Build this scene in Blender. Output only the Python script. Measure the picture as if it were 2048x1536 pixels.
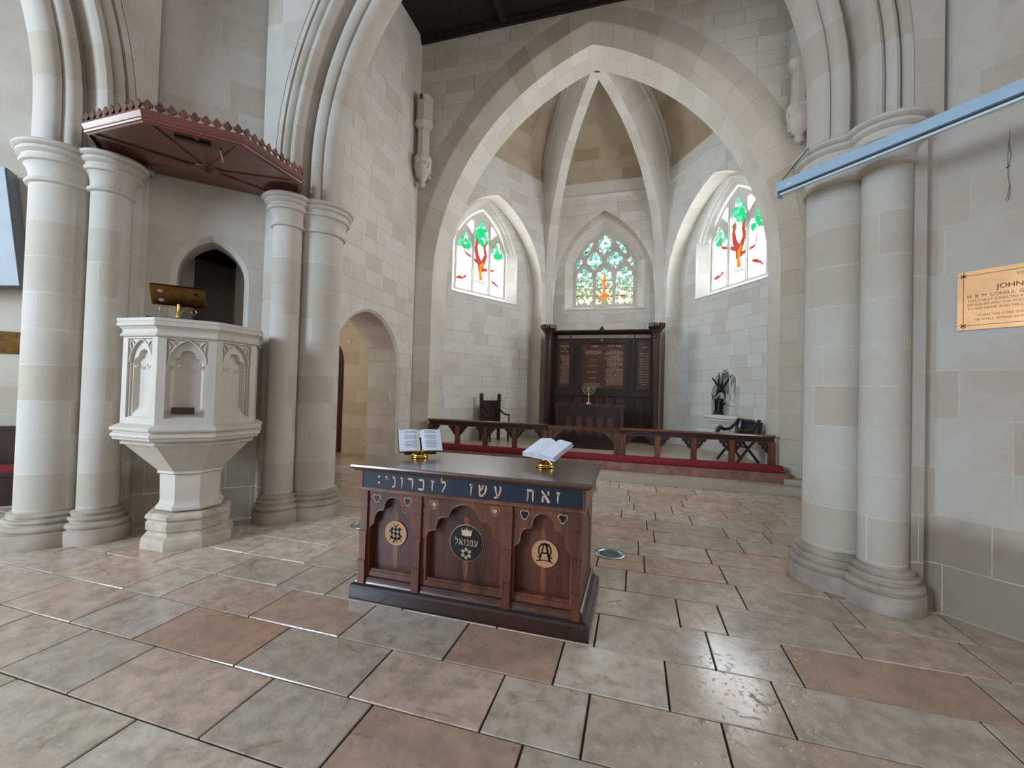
import bpy, math, random
from math import sin, cos, pi, sqrt, acos, atan2, radians, hypot
from mathutils import Vector, Matrix
from mathutils.geometry import tessellate_polygon

S = bpy.context.scene
C = S.collection
for o in list(bpy.data.objects):
    bpy.data.objects.remove(o)

# ------------------------------------------------------------------ camera
# world: x = south (right), y = east (towards the apse), z = up; origin = middle of the crossing floor
YAW, PITCH, ROLL = radians(-16.2012), radians(1.0458), radians(1.6445)
_f = Vector((sin(YAW)*cos(PITCH), cos(YAW)*cos(PITCH), sin(PITCH)))
_r = Vector((cos(YAW), -sin(YAW), 0.0))
_u = _r.cross(_f)
_r2 = cos(ROLL)*_r + sin(ROLL)*_u
_u2 = -sin(ROLL)*_r + cos(ROLL)*_u
cam_data = bpy.data.cameras.new('camera')
cam_data.sensor_width = 36.0
cam_data.lens = 36.0*850.2/2048.0
cam_data.clip_start = 0.05
cam_data.clip_end = 200
cam = bpy.data.objects.new('camera', cam_data)
C.objects.link(cam)
_m = Matrix((( _r2.x, _u2.x, -_f.x, 1.04), (_r2.y, _u2.y, -_f.y, 0.0), (_r2.z, _u2.z, -_f.z, 1.55), (0, 0, 0, 1)))
cam.matrix_world = _m
S.camera = cam

# ------------------------------------------------------------------ light
world = bpy.data.worlds.new('daylight')
S.world = world
world.use_nodes = True
_bg = world.node_tree.nodes['Background']
_bg.inputs[0].default_value = (0.93, 0.96, 1.0, 1)
_bg.inputs[1].default_value = 0.30

def area(name, loc, target, sx, sy, power, col):
    l = bpy.data.lights.new(name, 'AREA')
    l.shape = 'RECTANGLE'; l.size = sx; l.size_y = sy
    l.energy = power; l.color = col
    o = bpy.data.objects.new(name, l)
    C.objects.link(o)
    o.location = loc
    d = Vector(target) - Vector(loc)
    o.rotation_euler = d.to_track_quat('-Z', 'Y').to_euler()
    return o

area('nave_window_light', (-7.2, -5.6, 4.2), (1.6, 2.6, 1.6), 2.4, 4.2, 820, (0.62, 0.80, 1.0))
area('transept_fill_light', (-9.5, -1.5, 4.0), (-6.0, 3.4, 2.2), 1.6, 3.0, 120, (0.9, 0.95, 1.0))  # unseen light added to brighten the transept wall
area('south_window_light', (7.5, -6.5, 5.0), (-3.0, 3.5, 3.0), 2.4, 4.2, 40, (0.95, 0.96, 1.0))

S.view_settings.view_transform = 'Standard'
S.view_settings.look = 'None'
S.view_settings.exposure = 0.60
S.view_settings.gamma = 1.0
S.view_settings.use_curve_mapping = False
S.cycles.use_denoising = True
S.cycles.max_bounces = 7
S.cycles.diffuse_bounces = 4
S.cycles.adaptive_threshold = 0.02
S.cycles.glossy_bounces = 4
S.cycles.sample_clamp_indirect = 6.0

# ------------------------------------------------------------------ mesh helpers
class MB:
    """collects faces of one mesh"""
    def __init__(s):
        s.v = []; s.f = []; s.uv = []; s.sm = []; s.mi = []; s.cur = 0; s.col = []; s.curcol = None
    def _add(s, idx, uvs, sm):
        s.f.append(idx); s.uv.append(uvs); s.sm.append(sm); s.mi.append(s.cur); s.col.append(s.curcol)
    def face(s, pts, uv=None, sm=False):
        pts = [Vector(p) for p in pts]
        i = len(s.v); s.v += pts
        if uv is None:
            n = Vector((0, 0, 0))
            for k in range(len(pts)):
                a = pts[k]; b = pts[(k+1) % len(pts)]
                n += Vector(((a.y-b.y)*(a.z+b.z), (a.z-b.z)*(a.x+b.x), (a.x-b.x)*(a.y+b.y)))
            if n.length < 1e-12: n = Vector((0, 0, 1))
            n.normalize()
            if abs(n.z) > 0.75: uv = [(p.x, p.y) for p in pts]
            else:
                t = Vector((-n.y, n.x, 0)).normalized()
                uv = [(p.dot(t), p.z) for p in pts]
        s._add(list(range(i, i+len(pts))), uv, sm)
    def box(s, x0, x1, y0, y1, z0, z1, T=None):
        P = [Vector(p) for p in ((x0,y0,z0),(x1,y0,z0),(x1,y1,z0),(x0,y1,z0),(x0,y0,z1),(x1,y0,z1),(x1,y1,z1),(x0,y1,z1))]
        if T is not None: P = [T @ p for p in P]
        for q in ((0,3,2,1),(4,5,6,7),(0,1,5,4),(1,2,6,5),(2,3,7,6),(3,0,4,7)):
            s.face([P[k] for k in q])
    def grid(s, rows, uv=None, sm=True, closed=False, flip=False):
        """rows: list of equal-length point lists; shared vertices"""
        n = len(rows[0]); base = len(s.v)
        for r in rows: s.v += [Vector(p) for p in r]
        m = n if closed else n-1
        for i in range(len(rows)-1):
            for j in range(m):
                j2 = (j+1) % n
                q = [base+i*n+j, base+i*n+j2, base+(i+1)*n+j2, base+(i+1)*n+j]
                if uv:
                    if closed and j2 == 0:
                        w = uv[0][1][0]-uv[0][0][0]
                        uq = [uv[i][j], (uv[i][j][0]+w, uv[i][j][1]), (uv[i+1][j][0]+w, uv[i+1][j][1]), uv[i+1][j]]
                    else: uq = [uv[i][j], uv[i][j2], uv[i+1][j2], uv[i+1][j]]
                else:
                    uq = [(s.v[k].x+s.v[k].y*0.7, s.v[k].z) for k in q]
                if flip: q = q[::-1]; uq = uq[::-1]
                s._add(q, uq, sm)
    def revolve(s, prof, c=(0, 0), n=24, T=None, sm=True, a0=0.0, a1=2*pi, cap=True):
        """prof: list of (r,z)"""
        closed = abs(a1-a0-2*pi) < 1e-6
        k = n if closed else n+1
        rows = []; uvs = []
        rm = max(p[0] for p in prof)
        for r, z in prof:
            row = []; uvr = []
            for j in range(k):
                a = a0+(a1-a0)*j/n
                p = Vector((c[0]+r*cos(a), c[1]+r*sin(a), z))
                if T is not None: p = T @ p
                row.append(p); uvr.append((a*rm, z))
            rows.append(row); uvs.append(uvr)
        s.grid(rows, uvs, sm, closed)
        if cap and closed:
            for r, row in ((prof[0][0], rows[0][::-1]), (prof[-1][0], rows[-1])):
                if r > 1e-5: s.face(row)
    def tube(s, pts, rad, n=8, sm=True, cap=True):
        pts = [Vector(p) for p in pts]
        if not isinstance(rad, (list, tuple)): rad = [rad]*len(pts)
        rows = []; prev = None
        for i, p in enumerate(pts):
            t = (pts[min(i+1, len(pts)-1)]-pts[max(i-1, 0)])
            if t.length < 1e-9: t = Vector((0, 0, 1))
            t.normalize()
            if prev is None:
                a = Vector((0, 0, 1)) if abs(t.z) < 0.9 else Vector((1, 0, 0))
                u = t.cross(a).normalized()
            else:
                u = (prev-t*prev.dot(t))
                if u.length < 1e-6: u = t.cross(Vector((0.3, 0.5, 0.8)))
                u.normalize()
            prev = u; w = t.cross(u)
            rows.append([p+(u*cos(2*pi*k/n)+w*sin(2*pi*k/n))*rad[i] for k in range(n)])
        s.grid(rows, None, sm, True)
        if cap:
            s.face(rows[0][::-1]); s.face(rows[-1])
    def sheet(s, outer, holes, M, flip=False, uvo=(0, 0)):
        """flat polygon with holes; 2d coordinates, M maps (a,b)->Vector"""
        loops = [outer]+holes
        tri = tessellate_polygon([[Vector((p[0], p[1], 0)) for p in l] for l in loops])
        flat = [p for l in loops for p in l]
        base = len(s.v)
        s.v += [M(p[0], p[1]) for p in flat]
        for t in tri:
            t = list(t)
            a, b, c = (flat[k] for k in t)
            ar = (b[0]-a[0])*(c[1]-a[1])-(b[1]-a[1])*(c[0]-a[0])
            if abs(ar) < 1e-10: continue
            if (ar < 0) != flip: t = t[::-1]
            s._add([base+k for k in t], [(flat[k][0]+uvo[0], flat[k][1]+uvo[1]) for k in t], False)
    def strip(s, A, B, closed=False, sm=False, uv=None):
        """quads between two equal-length 3d polylines"""
        n = len(A); m = n if closed else n-1
        L = 0
        for i in range(m):
            j = (i+1) % n
            a, b, c, d = Vector(A[i]), Vector(A[j]), Vector(B[j]), Vector(B[i])
            l = (b-a).length; w = (d-a).length
            s.face([a, b, c, d], [(0+0.3, L), (0.3, L+l), (w+0.3, L+l), (w+0.3, L)] if uv is None else None, sm)
            L += l
    def plate(s, outer, holes, M, M2):
        """thick plate: front M, back M2"""
        s.sheet(outer, holes, M); s.sheet(outer, holes, M2, flip=True)
        for l in [outer]+holes:
            s.strip([M(*p) for p in l], [M2(*p) for p in l], closed=True)
    def build(s, name, mats, parent=None):
        me = bpy.data.meshes.new(name)
        me.from_pydata([tuple(p) for p in s.v], [], s.f)
        uvl = me.uv_layers.new(name='UVMap')
        k = 0
        flat = [c for u in s.uv for p in u for c in p]
        uvl.data.foreach_set('uv', flat)
        me.polygons.foreach_set('use_smooth', s.sm)
        me.polygons.foreach_set('material_index', s.mi)
        if any(c is not None for c in s.col):
            at = me.color_attributes.new('tint', 'FLOAT_COLOR', 'CORNER')
            buf = []
            for f, c in zip(s.f, s.col):
                buf += list(c or (0.5, 0.5, 0.5, 1))*len(f)
            at.data.foreach_set('color', buf)
        if not isinstance(mats, (list, tuple)): mats = [mats]
        for m in mats: me.materials.append(m)
        me.update()
        o = bpy.data.objects.new(name, me)
        C.objects.link(o)
        if parent is not None: o.parent = parent
        return o

def thing(name, label, cat, loc=(0, 0, 0), rot=0.0, group=None):
    o = bpy.data.objects.new(name, None)
    C.objects.link(o)
    o.location = loc; o.rotation_euler = (0, 0, rot)
    o.empty_display_size = 0.1
    o['label'] = label; o['category'] = cat
    if group: o['group'] = group
    return o

def tag(o, label, cat, group=None):
    o['label'] = label; o['category'] = cat
    if group: o['group'] = group
    return o

def struct(o, label=None):
    o['kind'] = 'structure'
    if label: o['label'] = label
    return o

def arc_path(a, R, zs, off=0.0, n=16, z0=None):
    """pointed arch, (u,z) from left foot over the apex to the right foot"""
    c = R-a
    tm = acos(min(1, c/(R+off)))
    right = [(-c+(R+off)*cos(tm*i/n), zs+(R+off)*sin(tm*i/n)) for i in range(n+1)]
    if z0 is not None: right = [(a+off, z0)]+right
    left = [(-x, z) for x, z in right]
    right[-1] = (0.0, right[-1][1])
    return left[:-1]+right[::-1]

def Rof(a, h): return (a*a+h*h)/(2*a)

def flat_path(a, h, R, zs, off=0.0, n=12, z0=None):
    """pointed head whose flattish arcs start at an angle to the jambs"""
    L = hypot(a, h); mx, mz = a/2, zs+h/2
    k = sqrt(max(0, R*R-L*L/4))
    cx, cz = mx-k*h/L, mz-k*a/L
    t0 = atan2(zs-cz, a-cx)
    rr = R+off
    t1 = acos(max(-1, min(1, -cx/rr)))
    right = [(cx+rr*cos(t0+(t1-t0)*i/n), cz+rr*sin(t0+(t1-t0)*i/n)) for i in range(n+1)]
    if z0 is not None: right = [(right[0][0], z0)]+right
    left = [(-x, z) for x, z in right]
    right[-1] = (0.0, right[-1][1])
    return left[:-1]+right[::-1]

# ------------------------------------------------------------------ materials
def lin(h):
    h = h.lstrip('#')
    r = []
    for k in (0, 2, 4):
        c = int(h[k:k+2], 16)/255
        r.append(c/12.92 if c <= 0.04045 else ((c+0.055)/1.055)**2.4)
    return tuple(r)+(1,)

class NT:
    def __init__(s, name):
        s.m = bpy.data.materials.new(name); s.m.use_nodes = True
        s.t = s.m.node_tree; s.b = s.t.nodes['Principled BSDF']
    def n(s, typ, **kw):
        nd = s.t.nodes.new(typ)
        for k, v in kw.items():
            if k.startswith('i_'):
                key = k[2:]
                key = int(key) if key.isdigit() else key.replace('_', ' ')
                if hasattr(v, 'is_linked') or hasattr(v, 'links'): s.t.links.new(v, nd.inputs[key])
                else: nd.inputs[key].default_value = v
            else: setattr(nd, k, v)
        return nd
    def l(s, a, b): s.t.links.new(a, b)
    def math(s, op, a, b=0.0, c=None):
        nd = s.t.nodes.new('ShaderNodeMath'); nd.operation = op
        for k, v in enumerate((a, b) if c is None else (a, b, c)):
            if isinstance(v, (int, float)): nd.inputs[k].default_value = v
            else: s.t.links.new(v, nd.inputs[k])
        return nd.outputs[0]
    def ramp(s, fac, stops, interp='LINEAR'):
        nd = s.t.nodes.new('ShaderNodeValToRGB'); cr = nd.color_ramp; cr.interpolation = interp
        while len(cr.elements) < len(stops): cr.elements.new(0.5)
        for e, (p, c) in zip(cr.elements, stops): e.position = p; e.color = c
        s.l(fac, nd.inputs[0]); return nd.outputs[0]
    def mix(s, fac, a, b, blend='MIX'):
        nd = s.t.nodes.new('ShaderNodeMix'); nd.data_type = 'RGBA'; nd.blend_type = blend
        for k, v in ((0, fac), (6, a), (7, b)):
            if isinstance(v, (int, float, tuple)): nd.inputs[k].default_value = v
            else: s.l(v, nd.inputs[k])
        return nd.outputs[2]

def plain(name, col, rough=0.6, metal=0.0, var=0.12, scale=8.0, bump=0.0, spec=None):
    t = NT(name)
    c = lin(col) if isinstance(col, str) else col
    geo = t.n('ShaderNodeTexCoord')
    no = t.n('ShaderNodeTexNoise', i_Vector=geo.outputs['Object'], i_Scale=scale, i_Detail=5.0)
    d = tuple(max(0, x*(1-var)) for x in c[:3])+(1,)
    u = tuple(min(1, x*(1+var)) for x in c[:3])+(1,)
    t.l(t.ramp(no.outputs[0], [(0.3, d), (0.7, u)]), t.b.inputs['Base Color'])
    t.b.inputs['Roughness'].default_value = rough
    t.b.inputs['Metallic'].default_value = metal
    if bump:
        b = t.n('ShaderNodeBump', i_Height=no.outputs[0], i_Strength=bump, i_Distance=0.01)
        t.l(b.outputs[0], t.b.inputs['Normal'])
    return t.m

def stone(name, base, pale, dark, joint, bw=0.5, bh=0.27, mortar=0.006, jitter=0.28, blot=0.35, blotcol=(0.28, 0.19, 0.11, 1), bump=0.25, rowless=False, rough=0.85, grime=0.0):
    """ashlar: UV in metres, random block widths and block colours"""
    t = NT(name)
    uv = t.n('ShaderNodeUVMap')
    sp = t.n('ShaderNodeSeparateXYZ', i_0=uv.outputs[0])
    row = t.math('FLOOR', t.math('DIVIDE', sp.outputs[1], bh))
    wn = t.n('ShaderNodeTexWhiteNoise', noise_dimensions='1D', i_W=row)
    cmb = t.n('ShaderNodeCombineXYZ', i_0=t.math('MULTIPLY', sp.outputs[0], 1.7), i_1=t.math('MULTIPLY', row, 7.31))
    ns = t.n('ShaderNodeTexNoise', i_Vector=cmb.outputs[0], i_Scale=1.0, i_Detail=0.0)
    u2 = t.math('ADD', sp.outputs[0], t.math('MULTIPLY', wn.outputs[0], bw*1.7))
    u2 = t.math('ADD', u2, t.math('MULTIPLY', ns.outputs[0], jitter*2))
    wob = t.n('ShaderNodeTexNoise', i_Vector=uv.outputs[0], i_Scale=6.0, i_Detail=3.0)
    v2 = t.math('ADD', sp.outputs[1], t.math('MULTIPLY_ADD', wob.outputs[0], 0.008, -0.004))
    vec = t.n('ShaderNodeCombineXYZ', i_0=u2, i_1=v2)
    br = t.n('ShaderNodeTexBrick', offset=0.0, i_Vector=vec.outputs[0], i_Color1=(0, 0, 0, 1), i_Color2=(1, 1, 1, 1), i_Mortar=(0.5, 0.5, 0.5, 1))
    br.inputs['Scale'].default_value = 1.0
    br.inputs['Brick Width'].default_value = bw
    br.inputs['Row Height'].default_value = bh
    br.inputs['Mortar Size'].default_value = mortar
    br.inputs['Mortar Smooth'].default_value = 0.6
    br.inputs['Bias'].default_value = 0.0
    rnd = t.n('ShaderNodeSeparateColor', i_0=br.outputs[0]).outputs[0]
    col = t.ramp(rnd, [(0.0, dark), (0.35, base), (0.7, pale), (1.0, base)])
    tc = t.n('ShaderNodeTexCoord')
    big = t.n('ShaderNodeTexNoise', i_Vector=tc.outputs['Object'], i_Scale=1.3, i_Detail=4.0, i_Roughness=0.6)
    fine = t.n('ShaderNodeTexNoise', i_Vector=tc.outputs['Object'], i_Scale=22.0, i_Detail=6.0, i_Roughness=0.7)
    f1 = t.ramp(big.outputs[0], [(0.45, (0, 0, 0, 1)), (0.75, (1, 1, 1, 1))])
    col = t.mix(t.math('MULTIPLY', f1, blot), col, blotcol)
    col = t.mix(t.math('MULTIPLY', t.ramp(fine.outputs[0], [(0.3, (1, 1, 1, 1)), (0.62, (0, 0, 0, 1))]), 0.22), col, dark)
    if grime:
        gz = t.math('ADD', sp.outputs[1], t.math('MULTIPLY', big.outputs[0], -0.9))
        col = t.mix(t.math('MULTIPLY', t.ramp(gz, [(-0.0, (1, 1, 1, 1)), (0.30, (0, 0, 0, 1))]), grime), col, lin('#6a5b4a'))
    jn = t.n('ShaderNodeTexNoise', i_Vector=tc.outputs['Object'], i_Scale=3.0, i_Detail=3.0)
    jm = t.math('MULTIPLY', br.outputs['Fac'], t.ramp(jn.outputs[0], [(0.35, (0.35, 0.35, 0.35, 1)), (0.6, (1, 1, 1, 1))]))
    col = t.mix(jm, col, joint)
    t.l(col, t.b.inputs['Base Color'])
    t.b.inputs['Roughness'].default_value = rough
    t.b.inputs['Specular IOR Level'].default_value = 0.25
    h = t.math('SUBTRACT', t.math('MULTIPLY', fine.outputs[0], 0.5), t.math('MULTIPLY', br.outputs['Fac'], 0.8))
    b = t.n('ShaderNodeBump', i_Height=h, i_Strength=bump, i_Distance=0.006)
    t.l(b.outputs[0], t.b.inputs['Normal'])
    return t.m

def wood(name, dark, light, rough=0.3, scale=6.0, axis=2, coat=0.0, stretch=0.08):
    t = NT(name)
    tc = t.n('ShaderNodeTexCoord')
    mp = t.n('ShaderNodeMapping', i_Vector=tc.outputs['Object'])
    sc = [1.0, 1.0, 1.0]; sc[axis] = stretch
    mp.inputs['Scale'].default_value = sc
    n1 = t.n('ShaderNodeTexNoise', i_Vector=mp.outputs[0], i_Scale=scale, i_Detail=5.0, i_Roughness=0.65, i_Distortion=0.6)
    n2 = t.n('ShaderNodeTexNoise', i_Vector=mp.outputs[0], i_Scale=scale*7, i_Detail=4.0, i_Roughness=0.7)
    f = t.math('ADD', t.math('MULTIPLY', n1.outputs[0], 0.75), t.math('MULTIPLY', n2.outputs[0], 0.3))
    t.l(t.ramp(f, [(0.36, lin(dark)), (0.52, tuple((a+b)/2 for a, b in zip(lin(dark), lin(light)))), (0.68, lin(light))]), t.b.inputs['Base Color'])
    t.b.inputs['Roughness'].default_value = rough
    t.b.inputs['Coat Weight'].default_value = coat
    t.b.inputs['Coat Roughness'].default_value = 0.2
    b = t.n('ShaderNodeBump', i_Height=n2.outputs[0], i_Strength=0.08, i_Distance=0.003)
    t.l(b.outputs[0], t.b.inputs['Normal'])
    return t.m

def glow(name, col, strength):
    t = NT(name)
    t.t.nodes.remove(t.b)
    e = t.n('ShaderNodeEmission', i_Color=lin(col) if isinstance(col, str) else col, i_Strength=strength)
    t.l(e.outputs[0], t.t.nodes['Material Output'].inputs[0])
    return t.m

R3 = random.Random(7)
M = {}
M['apse'] = stone('apse_stone', lin('#d9d5ce'), lin('#e0ddd7'), lin('#cfc8bd'), lin('#9a9184'), bw=0.5, bh=0.275, mortar=0.005, blot=0.15, blotcol=lin('#b7a58c'))
M['apse_plain'] = stone('rib_stone', lin('#dad6ce'), lin('#dfdbd4'), lin('#d1cabf'), lin('#aea596'), bw=0.62, bh=0.42, mortar=0.003, blot=0.12, blotcol=lin('#bba98f'), bump=0.1)
M['vault'] = stone('vault_stone', lin('#c2b29a'), lin('#c9bba5'), lin('#b09c80'), lin('#b3a48d'), bw=0.55, bh=0.3, mortar=0.005, blot=0.45, blotcol=lin('#a88e68'))
M['chancel'] = stone('chancel_stone', lin('#d0cbc1'), lin('#d7d2c9'), lin('#c5bdaf'), lin('#93897b'), bw=0.5, bh=0.285, mortar=0.005, blot=0.32, blotcol=lin('#a89678'))
M['nave'] = stone('crossing_stone', lin('#bdb4a9'), lin('#c1b9af'), lin('#b3a797'), lin('#c5bbab'), bw=0.72, bh=0.36, mortar=0.006, blot=0.4, blotcol=lin('#9b8362'), grime=0.55)
M['column'] = stone('column_stone', lin('#c1b9ae'), lin('#c6bfb5'), lin('#b7ac9c'), lin('#cfc8bb'), bw=1.1, bh=0.335, mortar=0.005, blot=0.35, blotcol=lin('#a28a68'), bump=0.15)
M['mould'] = stone('moulded_stone', lin('#bfb7ac'), lin('#c2bab0'), lin('#b7ab9b'), lin('#c9c0b2'), bw=9.0, bh=0.42, mortar=0.004, blot=0.35, blotcol=lin('#97805f'), bump=0.12, jitter=0.0)
M['base'] = plain('worn_base_stone', '#a89b8c', 0.8, var=0.3, scale=4, bump=0.5)
M['cap'] = plain('capital_stone', '#c3bbb0', 0.8, var=0.1, scale=6, bump=0.1)
M['dark'] = plain('roof_timber', '#1c1613', 0.8, var=0.3)
M['room'] = stone('side_room_stone', lin('#d8c8b2'), lin('#e2d5c2'), lin('#cdbba3'), lin('#c0ad94'), bw=0.5, bh=0.3, mortar=0.004, blot=0.1)
M['black'] = plain('painted_recess_shade', '#07080a', 0.9, var=0.4, scale=3)  # near-black paint for the shade inside the pulpit doorway
# ================================================================== floor
def floor_material():
    t = NT('polished_flagstone')
    a = t.n('ShaderNodeVertexColor', layer_name='tint')
    tc = t.n('ShaderNodeTexCoord')
    # per-slab offset so the veining does not run across joints
    off = t.n('ShaderNodeVectorMath', operation='MULTIPLY_ADD')
    t.l(a.outputs[0], off.inputs[0]); off.inputs[1].default_value = (37.0, 53.0, 71.0)
    t.l(tc.outputs['Object'], off.inputs[2])
    n1 = t.n('ShaderNodeTexNoise', i_Vector=off.outputs[0], i_Scale=3.8, i_Detail=7.0, i_Roughness=0.66, i_Distortion=1.0)
    n2 = t.n('ShaderNodeTexNoise', i_Vector=off.outputs[0], i_Scale=9.0, i_Detail=8.0, i_Roughness=0.7)
    pink = t.ramp(n1.outputs[0], [(0.46, (0, 0, 0, 1)), (0.68, (1, 1, 1, 1))])
    col = t.mix(t.math('MULTIPLY', pink, 0.36), a.outputs[0], lin('#b1866a'))
    col = t.mix(t.math('MULTIPLY', t.ramp(n2.outputs[0], [(0.40, (1, 1, 1, 1)), (0.58, (0, 0, 0, 1))]), 0.46), col, lin('#85796b'))
    vor = t.n('ShaderNodeTexVoronoi', feature='DISTANCE_TO_EDGE', i_Vector=t.mix(0.12, off.outputs[0], n1.outputs[1]), i_Scale=2.1)
    vein = t.ramp(vor.outputs[0], [(0.0, (1, 1, 1, 1)), (0.02, (0, 0, 0, 1))])
    vm = t.math('MULTIPLY', vein, t.ramp(n1.outputs[0], [(0.5, (0, 0, 0, 1)), (0.62, (1, 1, 1, 1))]))
    col = t.mix(t.math('MULTIPLY', vm, 0.4), col, lin('#57493a'))
    t.l(col, t.b.inputs['Base Color'])
    pit = t.n('ShaderNodeTexNoise', i_Vector=off.outputs[0], i_Scale=34.0, i_Detail=3.0)
    pm = t.ramp(pit.outputs[0], [(0.60, (0, 0, 0, 1)), (0.70, (1, 1, 1, 1))])
    t.l(t.math('ADD', t.math('MULTIPLY', n2.outputs[0], 0.26), 0.04), t.b.inputs['Roughness'])
    t.b.inputs['Specular IOR Level'].default_value = 0.5
    h = t.math('SUBTRACT', t.math('MULTIPLY', n2.outputs[0], 0.35), t.math('ADD', t.math('MULTIPLY', pm, 0.6), t.math('MULTIPLY', vm, 0.8)))
    b = t.n('ShaderNodeBump', i_Height=h, i_Strength=0.22, i_Distance=0.006)
    t.l(b.outputs[0], t.b.inputs['Normal'])
    return t.m

M['floor'] = floor_material()
M['grout'] = plain('floor_grout', '#332d27', 0.95, var=0.3, scale=30)

def build_floor():
    mb = MB()
    rnd = random.Random(11)
    pal = ['#cdbfab', '#c6b6a3', '#c3b3a0', '#d0c2b0', '#beb09e', '#c9b69f', '#c2b3a2', '#cab59e', '#c5b7a5']
    red = ['#c09b82', '#bb947a', '#c2a18a']
    known = {-1: [-1.62, -0.76, -0.16, 0.6, 1.25, 1.75], 0: [-3.6, -3.1, -2.4, -1.83, -1.05, -0.31, 0.39, 0.85, 1.47, 2.3],
             1: [-3.9, -3.39, -2.6, -2.22, -1.41, -0.7, 0.01, 0.65, 1.24, 1.79, 2.7],
             2: [-4.1, -3.5, -2.9, -2.2, -1.59, -1.15, -0.5, 0.2, 0.83, 1.52, 1.96, 2.9],
             3: [-4.4, -3.7, -3.1, -2.4, -1.71, -1.2, -0.6, 0.1, 0.7, 1.37, 1.66, 2.4, 3.1],
             4: [-4.2, -3.5, -2.9, -2.3, -1.8, -1.1, -0.4, 0.3, 1.0, 1.87, 2.6]}
    reds = {(1, 0.3), (2, 2.42), (0, -1.6), (1, -0.95), (-1, 0.26), (0, -1.3), (2, 2.0)}
    pinks = {(1, -1.6), (0, 0.06), (-1, -1.13), (0, -2.6), (1, -3.0), (3, 2.7), (5, 1.2), (5, -1.0), (7, 0.6), (6, 2.2)}
    for k in range(-16, 22):
        y0 = 1.854+0.417*k; y1 = y0+0.417
        if k in known: xs = list(known[k])
        else:
            xs = [-3.6+rnd.uniform(-0.3, 0.3)]
            while xs[-1] < 3.6: xs.append(xs[-1]+rnd.choice([0.42, 0.5, 0.6, 0.66, 0.74, 0.86]))
        while xs[0] > -10.5: xs.insert(0, xs[0]-rnd.choice([0.45, 0.55, 0.62, 0.7, 0.8]))
        while xs[-1] < 6.5: xs.append(xs[-1]+rnd.choice([0.45, 0.55, 0.62, 0.7, 0.8]))
        for a, b in zip(xs[:-1], xs[1:]):
            c = rnd.choice(pal)
            if rnd.random() < 0.10: c = rnd.choice(['#c9af97', '#c4a990'])
            for kk, xx in reds:
                if kk == k and a < xx < b: c = rnd.choice(red)
            for kk, xx in pinks:
                if kk == k and a < xx < b: c = '#cbb09d'
            v = rnd.uniform(0.92, 1.06)
            cc = lin(c)
            mb.curcol = (cc[0]*v, cc[1]*v, cc[2]*v, 1)
            g = 0.0045; e = 0.003; dz = rnd.uniform(-0.0012, 0.0)
            x0, x1, z = a+g, b-g, dz
            j = [rnd.uniform(-0.003, 0.003) for _ in range(4)]
            T = [Vector((x0+e, y0+g+e+j[0], z)), Vector((x1-e, y0+g+e+j[1], z)), Vector((x1-e+j[2], y1-g-e, z)), Vector((x0+e+j[3], y1-g-e, z))]
            B = [Vector((x0, y0+g, z-0.008)), Vector((x1, y0+g, z-0.008)), Vector((x1, y1-g, z-0.008)), Vector((x0, y1-g, z-0.008))]
            mb.face(T)
            for q in range(4):
                mb.face([B[q], B[(q+1) % 4], T[(q+1) % 4], T[q]])
    mb.cur = 1; mb.curcol = None
    mb.face([(-10.6, -5.0, -0.007), (6.6, -5.0, -0.007), (6.6, 11.0, -0.007), (-10.6, 11.0, -0.007)])
    o = mb.build('floor', [M['floor'], M['grout']])
    struct(o)
build_floor()

# ================================================================== crossing: two arches and the slanting piers between them
A_A, A_R, A_ZS, A_Z0 = 2.47, 3.35, 4.1, 3.72
PROF = [(0.56, 3.905), (0.50, 3.905), (0.495, 3.95), (0.48, 3.95), (0.475, 3.915), (0.45, 3.905), (0.425, 3.915), (0.405, 3.945), (0.40, 3.965), (0.39, 3.945), (0.365, 3.93),
        (0.33, 3.935), (0.307, 3.965), (0.30, 4.0), (0.296, 4.10), (0.29, 4.16), (0.265, 4.18), (0.25, 4.155), (0.238, 4.115), (0.215, 4.085), (0.18, 4.08), (0.145, 4.09), (0.12, 4.12),
        (0.112, 4.16), (0.105, 4.165), (0.10, 4.15), (0.07, 4.15), (0.035, 4.175), (0.01, 4.215), (0.0, 4.25), (0.0, 4.30)]
PROF = PROF+[(o_, 8.60-d_) for o_, d_ in PROF[:-1][::-1]]
CREASE = 3.21

def frame_E(u, d, z): return Vector((u, d, z))
def frame_N(u, d, z): return Vector((-d, u, z))

def moulded_arch(name, F):
    mb = MB()
    rows = []; uvs = []
    L = 0
    for i, (o_, d_) in enumerate(PROF):
        p = arc_path(A_A, A_R, A_ZS, o_, 22, A_Z0)
        rows.append([F(x, d_, z) for x, z in p])
        if i: L += hypot(PROF[i][0]-PROF[i-1][0], PROF[i][1]-PROF[i-1][1])
        s_ = 0; u_ = []
        ref = arc_path(A_A, A_R, A_ZS, 0.25, 22, A_Z0)
        for k, q in enumerate(ref):
            if k: s_ += hypot(q[0]-ref[k-1][0], q[1]-ref[k-1][1])
            u_.append((L, s_))
        uvs.append(u_)
    mb.grid(rows, uvs, True)
    o = mb.build(name, M['mould'])
    # sharpen the fillets
    m = o.modifiers.new('edges', 'EDGE_SPLIT'); m.split_angle = radians(38)
    struct(o)

def spandrel(name, F, mat):
    mb = MB()
    ap = arc_path(A_A, A_R, A_ZS, 0.56, 22, A_Z0)
    for d, hw, fl in ((3.90, CREASE, False), (4.70, 3.78, True)):
        outer = [(-hw, A_Z0), (-A_A-0.56, A_Z0)]+ap[1:-1]+[(A_A+0.56, A_Z0), (hw, A_Z0), (hw, 10.0), (-hw, 10.0)]
        mb.sheet(outer, [], lambda a, b: F(a, d, b))
    struct(mb.build(name, mat))

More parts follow.
